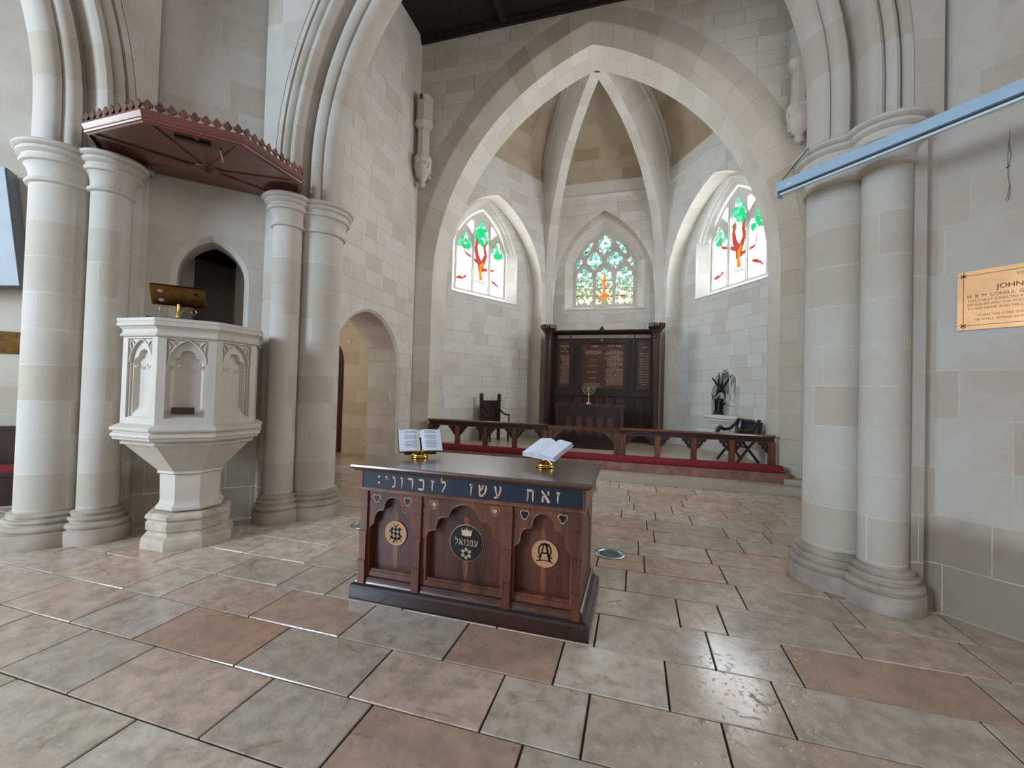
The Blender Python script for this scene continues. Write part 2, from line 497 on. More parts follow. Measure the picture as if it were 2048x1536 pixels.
moulded_arch('trim_1', frame_E)
moulded_arch('trim_2', frame_N)
spandrel('wall_crossing_east', frame_E, M['nave'])
spandrel('wall_crossing_north', frame_N, M['nave'])

# pulpit doorway geometry on the slanting wall: local t along the wall, centre 0.035
PD_A, PD_R, PD_ZS, PD_T = 0.315, 0.46, 2.72, 0.033
def diag(sx, mb, hole):
    # sx=-1 north-east pier, +1 south-east pier; wall plane |x|+|y| = 7.2
    if sx < 0: P = lambda t, z, dn=0.0: Vector(((t-5.0912-dn)*0.70711, (t+5.0912+dn)*0.70711, z))
    else: P = lambda t, z, dn=0.0: Vector(((5.0912+dn-t)*0.70711, (t+5.0912+dn)*0.70711, z))
    hw = (3.99-3.21)/2*sqrt(2)
    outer = [(-hw, 0), (hw, 0), (hw, 10), (-hw, 10)]
    if not hole:
        mb.sheet(outer, [], lambda a, b: P(a, b)); return
    h0 = [(x+PD_T, z) for x, z in arc_path(PD_A, PD_R, PD_ZS, 0.05, 12, 1.2)]
    h1 = [(x+PD_T, z) for x, z in arc_path(PD_A, PD_R, PD_ZS, 0.0, 12, 1.2)]
    mb.sheet(outer, [h0], lambda a, b: P(a, b))
    A = [P(x, z) for x, z in h0]; B = [P(x, z, 0.05) for x, z in h1]; D = [P(x, z, 0.34) for x, z in h1]
    mb.strip(A, B); mb.strip(B, D)
mb = MB(); diag(-1, mb, True); struct(mb.build('wall_northeast', M['nave']))
mb = MB(); diag(1, mb, False); struct(mb.build('wall_southeast', M['nave']))
# stair space behind the pulpit doorway, its shade painted as near-black walls
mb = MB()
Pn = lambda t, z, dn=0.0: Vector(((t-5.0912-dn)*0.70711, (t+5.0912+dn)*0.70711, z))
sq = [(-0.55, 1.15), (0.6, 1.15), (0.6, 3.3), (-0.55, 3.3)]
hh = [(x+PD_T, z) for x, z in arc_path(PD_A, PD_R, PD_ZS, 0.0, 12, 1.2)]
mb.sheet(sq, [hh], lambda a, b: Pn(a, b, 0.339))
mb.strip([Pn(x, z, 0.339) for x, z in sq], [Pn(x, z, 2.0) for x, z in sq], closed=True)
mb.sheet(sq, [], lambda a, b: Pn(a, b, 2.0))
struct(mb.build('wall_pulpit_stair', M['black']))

# pier cores behind the shafts
def core(F):
    mb = MB()
    pts = [(2.62, 4.40), (2.66, 4.30), (2.80, 4.12), (2.98, 4.00), (3.05, 3.93), (3.13, 3.93), (3.16, 3.985), (3.22, 3.98), (3.9, 4.2), (3.78, 4.9), (2.95, 4.9)]
    lo = [F(x, y, 0) for x, y in pts]; hi = [F(x, y, 3.72) for x, y in pts]
    n = len(pts)
    for i in range(n):
        j = (i+1) % n
        mb.face([lo[i], lo[j], hi[j], hi[i]])
    mb.face(hi)
    return mb
for k, (nm, F) in enumerate((('wall_pier_northeast', lambda x, y, z: Vector((-x, y, z))), ('wall_pier_north', lambda x, y, z: Vector((-y, x, z))), ('wall_pier_southeast', lambda x, y, z: Vector((x, y, z))))):
    struct(core(F).build(nm, M['nave']))

# clustered shafts with capitals and bases
def shaft_profiles(r):
    base = [(r+0.10, 0.0), (r+0.104, 0.06), (r+0.10, 0.135), (r+0.078, 0.142), (r+0.078, 0.150), (r+0.092, 0.158), (r+0.096, 0.175), (r+0.09, 0.192), (r+0.076, 0.202), (r+0.055, 0.206), (r+0.052, 0.222),
            (r+0.066, 0.228), (r+0.068, 0.242), (r+0.058, 0.255), (r+0.034, 0.260), (r+0.032, 0.272), (r+0.040, 0.277), (r+0.040, 0.29), (r+0.026, 0.302), (r+0.004, 0.308), (r, 0.315)]
    cap = [(r, 3.365), (r+0.028, 3.375), (r+0.034, 3.39), (r+0.028, 3.405), (r+0.006, 3.415), (r+0.008, 3.47), (r+0.02, 3.52), (r+0.042, 3.55), (r+0.066, 3.558),
           (r+0.072, 3.575), (r+0.066, 3.592), (r+0.056, 3.60), (r+0.060, 3.62), (r+0.078, 3.628), (r+0.094, 3.642), (r+0.094, 3.66), (r+0.084, 3.666), (r+0.086, 3.672), (r+0.106, 3.678), (r+0.12, 3.692), (r+0.12, 3.708), (r+0.106, 3.724), (0.0, 3.724)]
    return base, cap
def crease(o, a=30):
    m = o.modifiers.new('edges', 'EDGE_SPLIT'); m.split_angle = radians(a)
    return o
def pier_cluster(k, F):
    root = bpy.data.objects.new('column_%d' % k, None); C.objects.link(root)
    shs = ((2.74, 4.36, 0.25), (2.91, 4.01, 0.155))
    root.location = F(2.8, 4.2, 0)
    root['kind'] = 'structure'
    L = root.location
    for x, y, r in shs:
        c = F(x, y, 0)-L
        b, cp = shaft_profiles(r)
        mb = MB(); mb.revolve(b, (c.x, c.y), 32, cap=False); crease(mb.build('base', M['base'], root))
        mb = MB(); mb.revolve([(r, 0.31), (r, 1.2), (r, 2.2), (r, 3.37)], (c.x, c.y), 32, cap=False); mb.build('shaft', M['column'], root)
        mb = MB(); mb.revolve(cp, (c.x, c.y), 40, cap=False); crease(mb.build('capital', M['cap'], root))
pier_cluster(1, lambda x, y, z: Vector((-x, y, z)))
pier_cluster(2, lambda x, y, z: Vector((-y, x, z)))
pier_cluster(3, lambda x, y, z: Vector((x, y, z)))

# crossing ceiling and outer nave walls that close the shell
mb = MB(); mb.face([(-5.0, -5, 10.0), (5.0, -5, 10.0), (5.0, 5, 10.0), (-5.0, 5, 10.0)][::-1]); struct(mb.build('ceiling_crossing', M['dark']))
# north transept: slanting wall behind the pew
mb = MB()
Pt = lambda t, z, dn=0.0: Vector(((t-7.4246-dn)*0.70711, (t+7.4246+dn)*0.70711, z))
mb.face([Pt(-4.5, 0), Pt(0.62, 0), Pt(0.62, 9.0), Pt(-4.5, 9.0)], [(0, 0), (5.1, 0), (5.1, 9), (0, 9)])
struct(mb.build('wall_north', M['nave']))
mb = MB(); mb.face([(-4.9, 3.78, 0), (-4.9, 6.0, 0), (-4.9, 6.0, 9), (-4.9, 3.78, 9)]); mb.face([(-4.9, 3.9, 0), (-4.9, 3.9, 9), (-6.4, 4.9, 9), (-6.4, 4.9, 0)])
struct(mb.build('wall_transept_return', M['nave']))
mb = MB(); mb.face([(-12, -5, 9.0), (-4.8, -5, 9.0), (-4.8, 5, 9.0), (-12, 5, 9.0)][::-1]); struct(mb.build('ceiling_transept', M['dark']))

# ================================================================== chancel
CX = 0.06
XN, XS = CX-3.72, CX+3.72
ZC = 9.32
# north wall with arched doorway
mb = MB()
dY, dA, dR, dZ = 6.785, 1.0, 1.104, 1.85
h0 = [(dY+x, z) for x, z in arc_path(dA, dR, dZ, 0.05, 14, 0.0)]
h1 = [(dY+x, z) for x, z in arc_path(dA, dR, dZ, 0.0, 14, 0.0)]
outer = [(4.9, 0.0)]+h0+[(8.35, 0.0), (8.35, ZC), (4.9, ZC)]
mb.sheet(outer, [], lambda a, b: Vector((XN, a, b)), flip=True)
A = [Vector((XN, y, z)) for y, z in h0]; B = [Vector((XN-0.05, y, z)) for y, z in h1]; D = [Vector((XN-0.74, y, z)) for y, z in h1]
mb.strip(A, B); mb.strip(B, D)
struct(mb.build('wall_chancel_north', M['chancel']))
mb = MB()
sw = [(6.45+x, z) for x, z in arc_path(0.5, 1.0, 5.4, 0.0, 10, 3.4)]
mb.sheet([(4.9, 0), (8.35, 0), (8.35, ZC), (4.9, ZC)], [sw], lambda a, b: Vector((XS, a, b)))
mb.strip([Vector((XS, y, z)) for y, z in sw], [Vector((XS+0.25, y, z)) for y, z in sw], closed=True)
struct(mb.build('wall_chancel_south', M['chancel']))
mb = MB(); mb.sheet(sw, [], lambda a, b: Vector((XS+0.24, a, b)))
struct(mb.build('window_4', glow('added_south_glow', (0.93, 0.96, 1.0, 1), 14.0)))  # unseen glowing window added to brighten the chancel north wall
# vestry seen through the doorway
VX = XN-0.74
mb = MB()
mb.face([(VX, 8.6, 0), (-8.5, 8.6, 0), (-8.5, 8.6, 3.6), (VX, 8.6, 3.6)])
mb.face([(-8.5, 8.6, 0), (-8.5, 5.0, 0), (-8.5, 5.0, 3.6), (-8.5, 8.6, 3.6)])
mb.face([(-8.5, 5.0, 0), (VX, 5.0, 0), (VX, 5.0, 3.6), (-8.5, 5.0, 3.6)])
vh = [(y, z) for y, z in h1]
mb.sheet([(5.0, 0.0)]+vh+[(8.6, 0.0), (8.6, 3.6), (5.0, 3.6)], [], lambda a, b: Vector((VX, a, b)))
mb.face([(VX, 5.0, 3.6), (VX, 8.6, 3.6), (-8.5, 8.6, 3.6), (-8.5, 5.0, 3.6)])
struct(mb.build('wall_vestry', M['room']))
area('vestry_lamp_light', (-5.6, 5.25, 2.6), (-5.6, 8.6, 1.3), 1.2, 1.4, 26, (1.0, 0.93, 0.84))  # warm lamp of the side room, out of view

# ceiling of dark timber with ribs and wall plates
mb = MB()
mb.face([(XN, 4.9, ZC), (XN, 8.35, ZC), (XS, 8.35, ZC), (XS, 4.9, ZC)])
ce = struct(mb.build('ceiling', M['dark']))
mb = MB(); mb.box(XN, XS, 8.2, 8.30, ZC-0.09, ZC); mb.box(XN, XS, 8.24, 8.30, ZC-0.16, ZC-0.09); mb.build('beam', M['dark'], ce)
for x in (-1.75, 0.05, 1.85):
    mb = MB(); mb.box(x-0.06, x+0.06, 4.95, 8.2, ZC-0.14, ZC); mb.build('beam', M['dark'], ce)

# east wall of the chancel with the great sanctuary arch
SA, SR, SZS = 3.40, 4.95, 3.89
mb = MB()
p3 = arc_path(SA, SR, SZS, 0.30, 24, 0.0)
outer = [(XN, 0.0)]+[(CX+x, z) for x, z in p3]+[(XS, 0.0), (XS, ZC), (XN, ZC)]
mb.sheet(outer, [], lambda a, b: Vector((a, 8.30, b)))
# voussoir ring: shallow raised band so the joints follow the arch
struct(mb.build('wall_east', M['chancel']))
def ring(name, prof, mat, n=26, z0=0.0, a=SA, R=SR, zs=SZS, F=lambda x, d, z: Vector((CX+x, d, z)), parent=None, sw=1.0):
    mb = MB(); rows = []; uvs = []; L = 0
    ref = arc_path(a, R, zs, 0.0, n, z0)
    for i, (o_, d_) in enumerate(prof):
        rows.append([F(x, d_, z) for x, z in arc_path(a, R, zs, o_, n, z0)])
        if i: L += hypot(prof[i][0]-prof[i-1][0], prof[i][1]-prof[i-1][1])
        s_ = 0; u_ = []
        for k, q in enumerate(ref):
            if k: s_ += hypot(q[0]-ref[k-1][0], q[1]-ref[k-1][1])
            u_.append((L*sw, s_))
        uvs.append(u_)
    # split rows so the profile edges stay crisp
    for i in range(len(prof)-1):
        mb.grid([rows[i], rows[i+1]], [uvs[i], uvs[i+1]], True)
    return mb.build(name, mat, parent)
M['arch'] = stone('arch_stone', lin('#d3cdc1'), lin('#d8d2c7'), lin('#cdc5b7'), lin('#a79d8e'), bw=0.46, bh=0.40, mortar=0.004, blot=0.12, blotcol=lin('#bba98f'), bump=0.1)
M['arch_shaded'] = stone('shaded_arch_stone', lin('#bfb6a7'), lin('#c4bcae'), lin('#b5a996'), lin('#8f8577'), bw=3.0, bh=0.42, mortar=0.005, blot=0.2, blotcol=lin('#a3906f'), jitter=0.0)  # arch stone painted darker for the shade on the outer order
struct(ring('trim_3', [(0.64, 8.296), (0.30, 8.296), (0.27, 8.31), (0.0, 8.50)], M['arch_shaded'], z0=0.0))
bpy.data.objects['trim_3']['kind'] = 'structure'
struct(ring('trim_4', [(0.0, 8.50), (0.0, 9.22)], M['arch']))

# ================================================================== apse
XA, YA = 0.10, 9.22
UX, UY = 0.486, 0.874
RV = 3.146
VF = (XA+UX*RV, YA+UY*RV)        # front vertex of the half hexagon, south side
HB = 0.41                        # depth of the wall recesses
ZSTR = 7.08
def facet_frames():
    s3 = sqrt(3)/2
    V = Vector((VF[0], VF[1], 0)); W = Vector((2*XA-VF[0], VF[1], 0))
    cen = (Vector((XA, VF[1], 0)), Vector((1, 0, 0)), Vector((0, 1, 0)))            # origin, along, outward
    rt = (V+Vector((0.5, -s3, 0))*1.98, Vector((0.5, -s3, 0)), Vector((s3, 0.5, 0)))
    lf = (W+Vector((-0.5, -s3, 0))*1.98, Vector((0.5, s3, 0)), Vector((-s3, 0.5, 0)))
    return {'center': cen, 'south': rt, 'north': lf}
FF = facet_frames()
FAC = {'center': dict(a=1.42, zs=4.3, h=2.38, hw=1.53, depth=0.33), 'south': dict(a=1.72, zs=4.3, h=2.27, hw=1.98, depth=HB), 'north': dict(a=1.72, zs=4.3, h=2.27, hw=1.98, depth=HB)}
WIN = dict(a=0.88, h=1.0, zs=5.34, z0=4.12)

def facet(name, key):
    O, U, N = FF[key]; P = FAC[key]
    dd = P['depth']
    F = lambda u, d, z: O+U*u+N*d+Vector((0, 0, z))
    R = Rof(P['a'], P['h'])
    mb = MB()
    front = arc_path(P['a'], R, P['zs'], 0.0, 24, 0.0)
    CL = 1.24      # the great arch cuts the side facets off here
    def clip(path, lim):
        if key == 'center': return path
        sg = 1 if key == 'south' else -1
        q = path if sg > 0 else path[::-1]
        r = []
        for k, pt in enumerate(q):
            if pt[0]*sg <= lim: r.append(pt)
            else:
                a_, b_ = q[k-1], pt
                f_ = (lim-a_[0]*sg)/(b_[0]*sg-a_[0]*sg)
                r.append((lim*sg, a_[1]+(b_[1]-a_[1])*f_)); break
        return r if sg > 0 else r[::-1]
    if key == 'center': outer = [(-P['hw'], 0.0)]+front+[(P['hw'], 0.0), (P['hw'], ZSTR+0.1), (-P['hw'], ZSTR+0.1)]
    elif key == 'south': outer = [(-P['hw'], 0.0)]+clip(front, CL)+[(CL, ZSTR+0.1), (-P['hw'], ZSTR+0.1)]
    else: outer = clip(front, CL)+[(P['hw'], 0.0), (P['hw'], ZSTR+0.1), (-CL, ZSTR+0.1)]
    mb.sheet(outer, [], lambda a, b: F(a, 0, b))
    # back wall of the recess with window opening
    ww = P['a']+0.14
    Rw = Rof(WIN['a'], WIN['h'])
    uc = 0.0
    wo = [(uc+x, z) for x, z in flat_path(WIN['a'], WIN['h'], 1.75, WIN['zs'], 0.24, 14, WIN['z0']-0.13)]
    holes = [wo]
    if key == 'south':
        nh = niche_outline(0.0, 1.17)
        holes.append([(x+NU, z) for x, z in nh])
    bo = 0.12 if key == 'center' else 0.03
    b0, b1 = {'center': (-1.7, 1.7), 'south': (-1.95, 1.62), 'north': (-1.62, 1.95)}[key]
    back = [(b0, 0.0), (b1, 0.0), (b1, 6.95), (b0, 6.95)]
    mb.sheet(back, holes, lambda a, b: F(a, dd, b))
    w = struct(mb.build('wall_apse_'+key, M['apse']))
    # soffit and jambs of the recess
    A = arc_path(P['a'], R, P['zs'], 0.0, 24, 0.0); B = arc_path(P['a'], R, P['zs'], bo, 24, 0.0)
    n0 = len(A)
    if key != 'center':
        kk = [i for i, q in enumerate(A) if q[0]*(1 if key == 'south' else -1) <= CL+0.05]
        A = [A[i] for i in kk]; B = [B[i] for i in kk]
    mb = MB()
    s_ = 0; u1 = []
    for k, q in enumerate(A):
        if k: s_ += hypot(q[0]-A[k-1][0], q[1]-A[k-1][1])
        u1.append(s_)
    mb.grid([[F(x, 0, z) for x, z in A], [F(x, dd, z) for x, z in B]], [[(0.03, v) for v in u1], [(0.03+dd, v) for v in u1]], True)
    struct(mb.build('trim_apse_'+key, M['arch']))
    # window: moulded head, plain splayed jambs, sloping sill, tracery, glass
    root = bpy.data.objects.new('window_'+str({'north': 1, 'center': 2, 'south': 3}[key]), None)
    C.objects.link(root); root.location = F(0, dd, 0); root['kind'] = 'structure'
    root.rotation_euler = (0, 0, atan2(U.y, U.x))
    f = lambda u, d, z: Vector((u, d, z))     # local: x along the wall, y outward
    mb = MB()
    prof = [(0.24, 0.0), (0.225, 0.015), (0.20, 0.02), (0.175, 0.05), (0.165, 0.09), (0.13, 0.10), (0.115, 0.13), (0.10, 0.17), (0.07, 0.18), (0.05, 0.21), (0.03, 0.25), (0.0, 0.26), (0.0, 0.34)]
    for i in range(len(prof)-1):
        r0 = flat_path(WIN['a'], WIN['h'], 1.75, WIN['zs'], prof[i][0], 14); r1 = flat_path(WIN['a'], WIN['h'], 1.75, WIN['zs'], prof[i+1][0], 14)
        mb.grid([[f(x, prof[i][1], z) for x, z in r0], [f(x, prof[i+1][1], z) for x, z in r1]], None, True)
    mb.build('window_head', M['apse_plain'], root)
    for sx in (-1, 1):
        mb = MB()
        pts = [(WIN['a']+0.24, 0.0), (WIN['a']+0.03, 0.24), (WIN['a'], 0.26), (WIN['a'], 0.34)]
        for q in range(3):
            (x0, d0), (x1, d1) = pts[q], pts[q+1]
            zb = lambda d: WIN['z0']-0.13+0.13*min(1, d/0.26)
            mb.face([f(sx*x0, d0, zb(d0)), f(sx*x1, d1, zb(d1)), f(sx*x1, d1, WIN['zs']+0.14), f(sx*x0, d0, WIN['zs']+0.14)])
        mb.build('window_jamb', M['apse_plain'], root)
    mb = MB()
    mb.face([f(-WIN['a']-0.24, 0, WIN['z0']-0.13), f(WIN['a']+0.24, 0, WIN['z0']-0.13), f(WIN['a'], 0.27, WIN['z0']), f(-WIN['a'], 0.27, WIN['z0'])])
    mb.box(-WIN['a']-0.26, WIN['a']+0.26, -0.018, 0.006, WIN['z0']-0.155, WIN['z0']-0.13)
    mb.build('window_sill', M['apse_plain'], root)
    # tracery plate
    D0, D1 = 0.24, 0.33
    out = flat_path(WIN['a'], WIN['h'], 1.75, WIN['zs'], 0.01, 14, WIN['z0']-0.01)
    holes, frames_ = (tracery_center if key == 'center' else tracery_side)()
    mb = MB()
    mb.sheet(out, holes, lambda a, b: f(a, D0, b)); mb.sheet(out, holes, lambda a, b: f(a, D1, b), flip=True)
    for l in holes:
        n = len(l)
        cx = sum(p[0] for p in l)/n; cz = sum(p[1] for p in l)/n
        A2 = [f(*(p[0], D0, p[1])) for p in l]; B2 = [f(p[0], D1, p[1]) for p in l]
        mb.strip(A2, B2, closed=True)
    for path, r in frames_:
        mb.tube([f(x, D0-0.005, z) for x, z in path], r, 6)
    mb.build('window_tracery', M['apse_plain'], root)
    glass(key, root, out, f)
    return w

def env(circles, a, z0, n=40):
    """outline of a cusped opening: union of circles above a rectangle, as a height profile"""
    top = []
    for i in range(n+1):
        x = -a+2*a*i/n
        z = max([cz+sqrt(max(0, r*r-(x-cx)**2)) for cx, cz, r in circles if abs(x-cx) <= r+1e-9] or [z0+0.02])
        top.append((x, z))
    return [(-a, z0)]+top+[(a, z0)]

NU = 0.0     # niche centre along the south facet
def niche_outline(off, z0):
    a = 0.44-off
    cs = [(0, 2.055, 0.13-off), (0.215, 1.95, 0.125-off), (-0.215, 1.95, 0.125-off), (0.31, 1.70, 0.135-off), (-0.31, 1.70, 0.135-off)]
    return env(cs, a, z0, 44)

def foil(cx, cz, rx, rz, n=4, ph=0.0, k=0.30, m=36):
    pts = []
    for i in range(m):
        a = 2*pi*i/m
        q = 1-k+k*abs(cos(n*(a-ph)/2))**0.8
        pts.append((cx+rx*q*cos(a), cz+rz*q*sin(a)))
    return pts

def tracery_center():
    H = []
    for c in (-0.565, 0.0, 0.565):
        cs = [(0, 5.16, 0.085), (0.145, 5.03, 0.075), (-0.145, 5.03, 0.075), (0.155, 4.93, 0.085), (-0.155, 4.93, 0.085)]
        H.append([(x+c, z) for x, z in env(cs, 0.24, WIN['z0']+0.05, 26)])
    for c, z in ((-0.285, 5.455), (0.285, 5.455)): H.append(foil(c, z, 0.225, 0.25, 4, pi/2, 0.36))
    H.append(foil(0.0, 5.90, 0.205, 0.29, 6, pi/2, 0.28))
    for s_ in (-1, 1):
        q = [(0.30, 6.0), (0.40, 6.0), (0.62, 5.72), (0.60, 5.62), (0.53, 5.62), (0.44, 5.75), (0.38, 5.88)]
        H.append([(s_*x, z) for x, z in q])
        q = [(0.66, 5.50), (0.74, 5.52), (0.80, 5.38), (0.80, 5.22), (0.74, 5.26), (0.70, 5.36), (0.64, 5.40)]
        H.append([(s_*x, z) for x, z in q])
    fr = []
    for c in (-0.565, 0.0, 0.565):
        fr.append(([(c-0.28, 4.95), (c-0.24, 5.12), (c-0.12, 5.26), (c, 5.38), (c+0.12, 5.26), (c+0.24, 5.12), (c+0.28, 4.95)], 0.016))
    for s_ in (-1, 1):
        fr.append(([(s_*0.565, 5.38), (s_*0.5, 5.52), (s_*0.36, 5.66), (s_*0.28, 5.80)], 0.016))
        fr.append(([(0, 5.38), (s_*0.05, 5.55), (s_*0.18, 5.66), (s_*0.28, 5.80), (s_*0.24, 6.0), (s_*0.12, 6.18), (0, 6.30)], 0.016))
    return H, fr

def tracery_side():
    H = []
    z0 = WIN['z0']+0.05
    cs = [(0, 6.0, 0.09), (0.12, 5.84, 0.085), (-0.12, 5.84, 0.085), (0.14, 5.66, 0.10), (-0.14, 5.66, 0.10)]
    H.append(env(cs, 0.235, z0, 26))
    for s_ in (-1, 1):
        cs = [(0.0, 5.55, 0.085), (0.115, 5.37, 0.085), (-0.115, 5.37, 0.085), (0.14, 5.22, 0.10), (-0.14, 5.22, 0.10)]
        H.append([(x+s_*0.565, z) for x, z in env(cs, 0.235, z0, 26)])
        q = [(0.31, 6.0), (0.36, 6.02), (0.52, 5.84), (0.42, 5.78), (0.33, 5.66), (0.31, 5.72)]
        H.append([(s_*x, z) for x, z in q])
    fr = []
    for s_ in (-1, 1):
        fr.append(([(s_*0.28, z0), (s_*0.28, 6.12)], 0.02))
        fr.append(([(s_*0.29, 5.30), (s_*0.34, 5.62), (s_*0.45, 5.76), (s_*0.56, 5.84)], 0.016))
        fr.append(([(s_*0.84, 5.25), (s_*0.80, 5.33), (s_*0.72, 5.42), (s_*0.66, 5.56), (s_*0.56, 5.68), (s_*0.46, 5.55), (s_*0.38, 5.42), (s_*0.30, 5.32)], 0.014))
    return H, fr

GW = 11.5
M['g_white'] = glow('glass_clear', (0.85, 0.92, 1.0, 1), GW)
M['g_green'] = glow('glass_green', (0.02, 0.50, 0.18, 1), 1.0)
M['g_green2'] = glow('glass_pale_green', (0.12, 0.66, 0.38, 1), 0.9)
M['g_red'] = glow('glass_russet', (0.36, 0.06, 0.04, 1), 1.1)
M['g_orange'] = glow('glass_orange', (0.95, 0.20, 0.03, 1), 1.1)
M['g_lead'] = plain('window_lead', '#2e2e33', 0.7)
M['g_grey'] = glow('glass_grey', (0.42, 0.42, 0.50, 1), 1.2)
def mosaic_glass():
    t = NT('glass_mosaic'); t.t.nodes.remove(t.b)
    uv = t.n('ShaderNodeUVMap')
    v1 = t.n('ShaderNodeTexVoronoi', i_Vector=uv.outputs[0], i_Scale=16.0)
    v2 = t.n('ShaderNodeTexVoronoi', feature='DISTANCE_TO_EDGE', i_Vector=uv.outputs[0], i_Scale=16.0)
    r = t.n('ShaderNodeSeparateColor', i_0=v1.outputs['Color']).outputs[0]
    n = t.n('ShaderNodeTexNoise', i_Vector=uv.outputs[0], i_Scale=7.0, i_Detail=2.0)
    f = t.math('MULTIPLY_ADD', n.outputs[0], 0.5, t.math('MULTIPLY', r, 0.5))
    sp = t.n('ShaderNodeSeparateXYZ', i_0=uv.outputs[0])
    up = [(0.0, (0.03, 0.16, 0.10, 1)), (0.3, (0.10, 0.36, 0.26, 1)), (0.5, (0.25, 0.6, 0.48, 1)), (0.62, (0.5, 0.85, 0.74, 1)), (0.74, (1.5, 1.6, 1.7, 1))]
    lo = [(0.0, (0.10, 0.16, 0.05, 1)), (0.28, (0.22, 0.42, 0.12, 1)), (0.42, (0.55, 0.12, 0.13, 1)), (0.48, (0.3, 0.55, 0.25, 1)), (0.60, (0.75, 0.8, 0.5, 1)), (0.72, (1.5, 1.6, 1.5, 1))]
    cu = t.ramp(f, up); cl = t.ramp(f, lo)
    hz = t.ramp(t.math('MULTIPLY_ADD', sp.outputs[1], 0.8, -3.55), [(0.0, (0, 0, 0, 1)), (0.55, (1, 1, 1, 1))])
    col = t.mix(hz, cl, cu)
    ed = t.ramp(v2.outputs[0], [(0.04, (1, 1, 1, 1)), (0.09, (0, 0, 0, 1))])
    col = t.mix(t.math('MULTIPLY', ed, 0.8), col, (0.02, 0.03, 0.02, 1))
    e = t.n('ShaderNodeEmission', i_Color=col, i_Strength=1.15)
    t.l(e.outputs[0], t.t.nodes['Material Output'].inputs[0])
    return t.m
M['g_mosaic'] = mosaic_glass()

def blob(cx, cz, r, rnd, n=9):
    return [(cx+r*rnd.uniform(0.7, 1.15)*cos(2*pi*i/n), cz+r*rnd.uniform(0.7, 1.15)*sin(2*pi*i/n)) for i in range(n)]
def limb(pts, ws, k=1.0):
    ws = [w*k for w in ws]
    L = []; Rr = []
    for i, p in enumerate(pts):
        a = pts[max(0, i-1)]; b = pts[min(len(pts)-1, i+1)]
        dx, dz = b[0]-a[0], b[1]-a[1]; l = hypot(dx, dz) or 1
        L.append((p[0]-dz/l*ws[i], p[1]+dx/l*ws[i])); Rr.append((p[0]+dz/l*ws[i], p[1]-dx/l*ws[i]))
    return L+Rr[::-1]

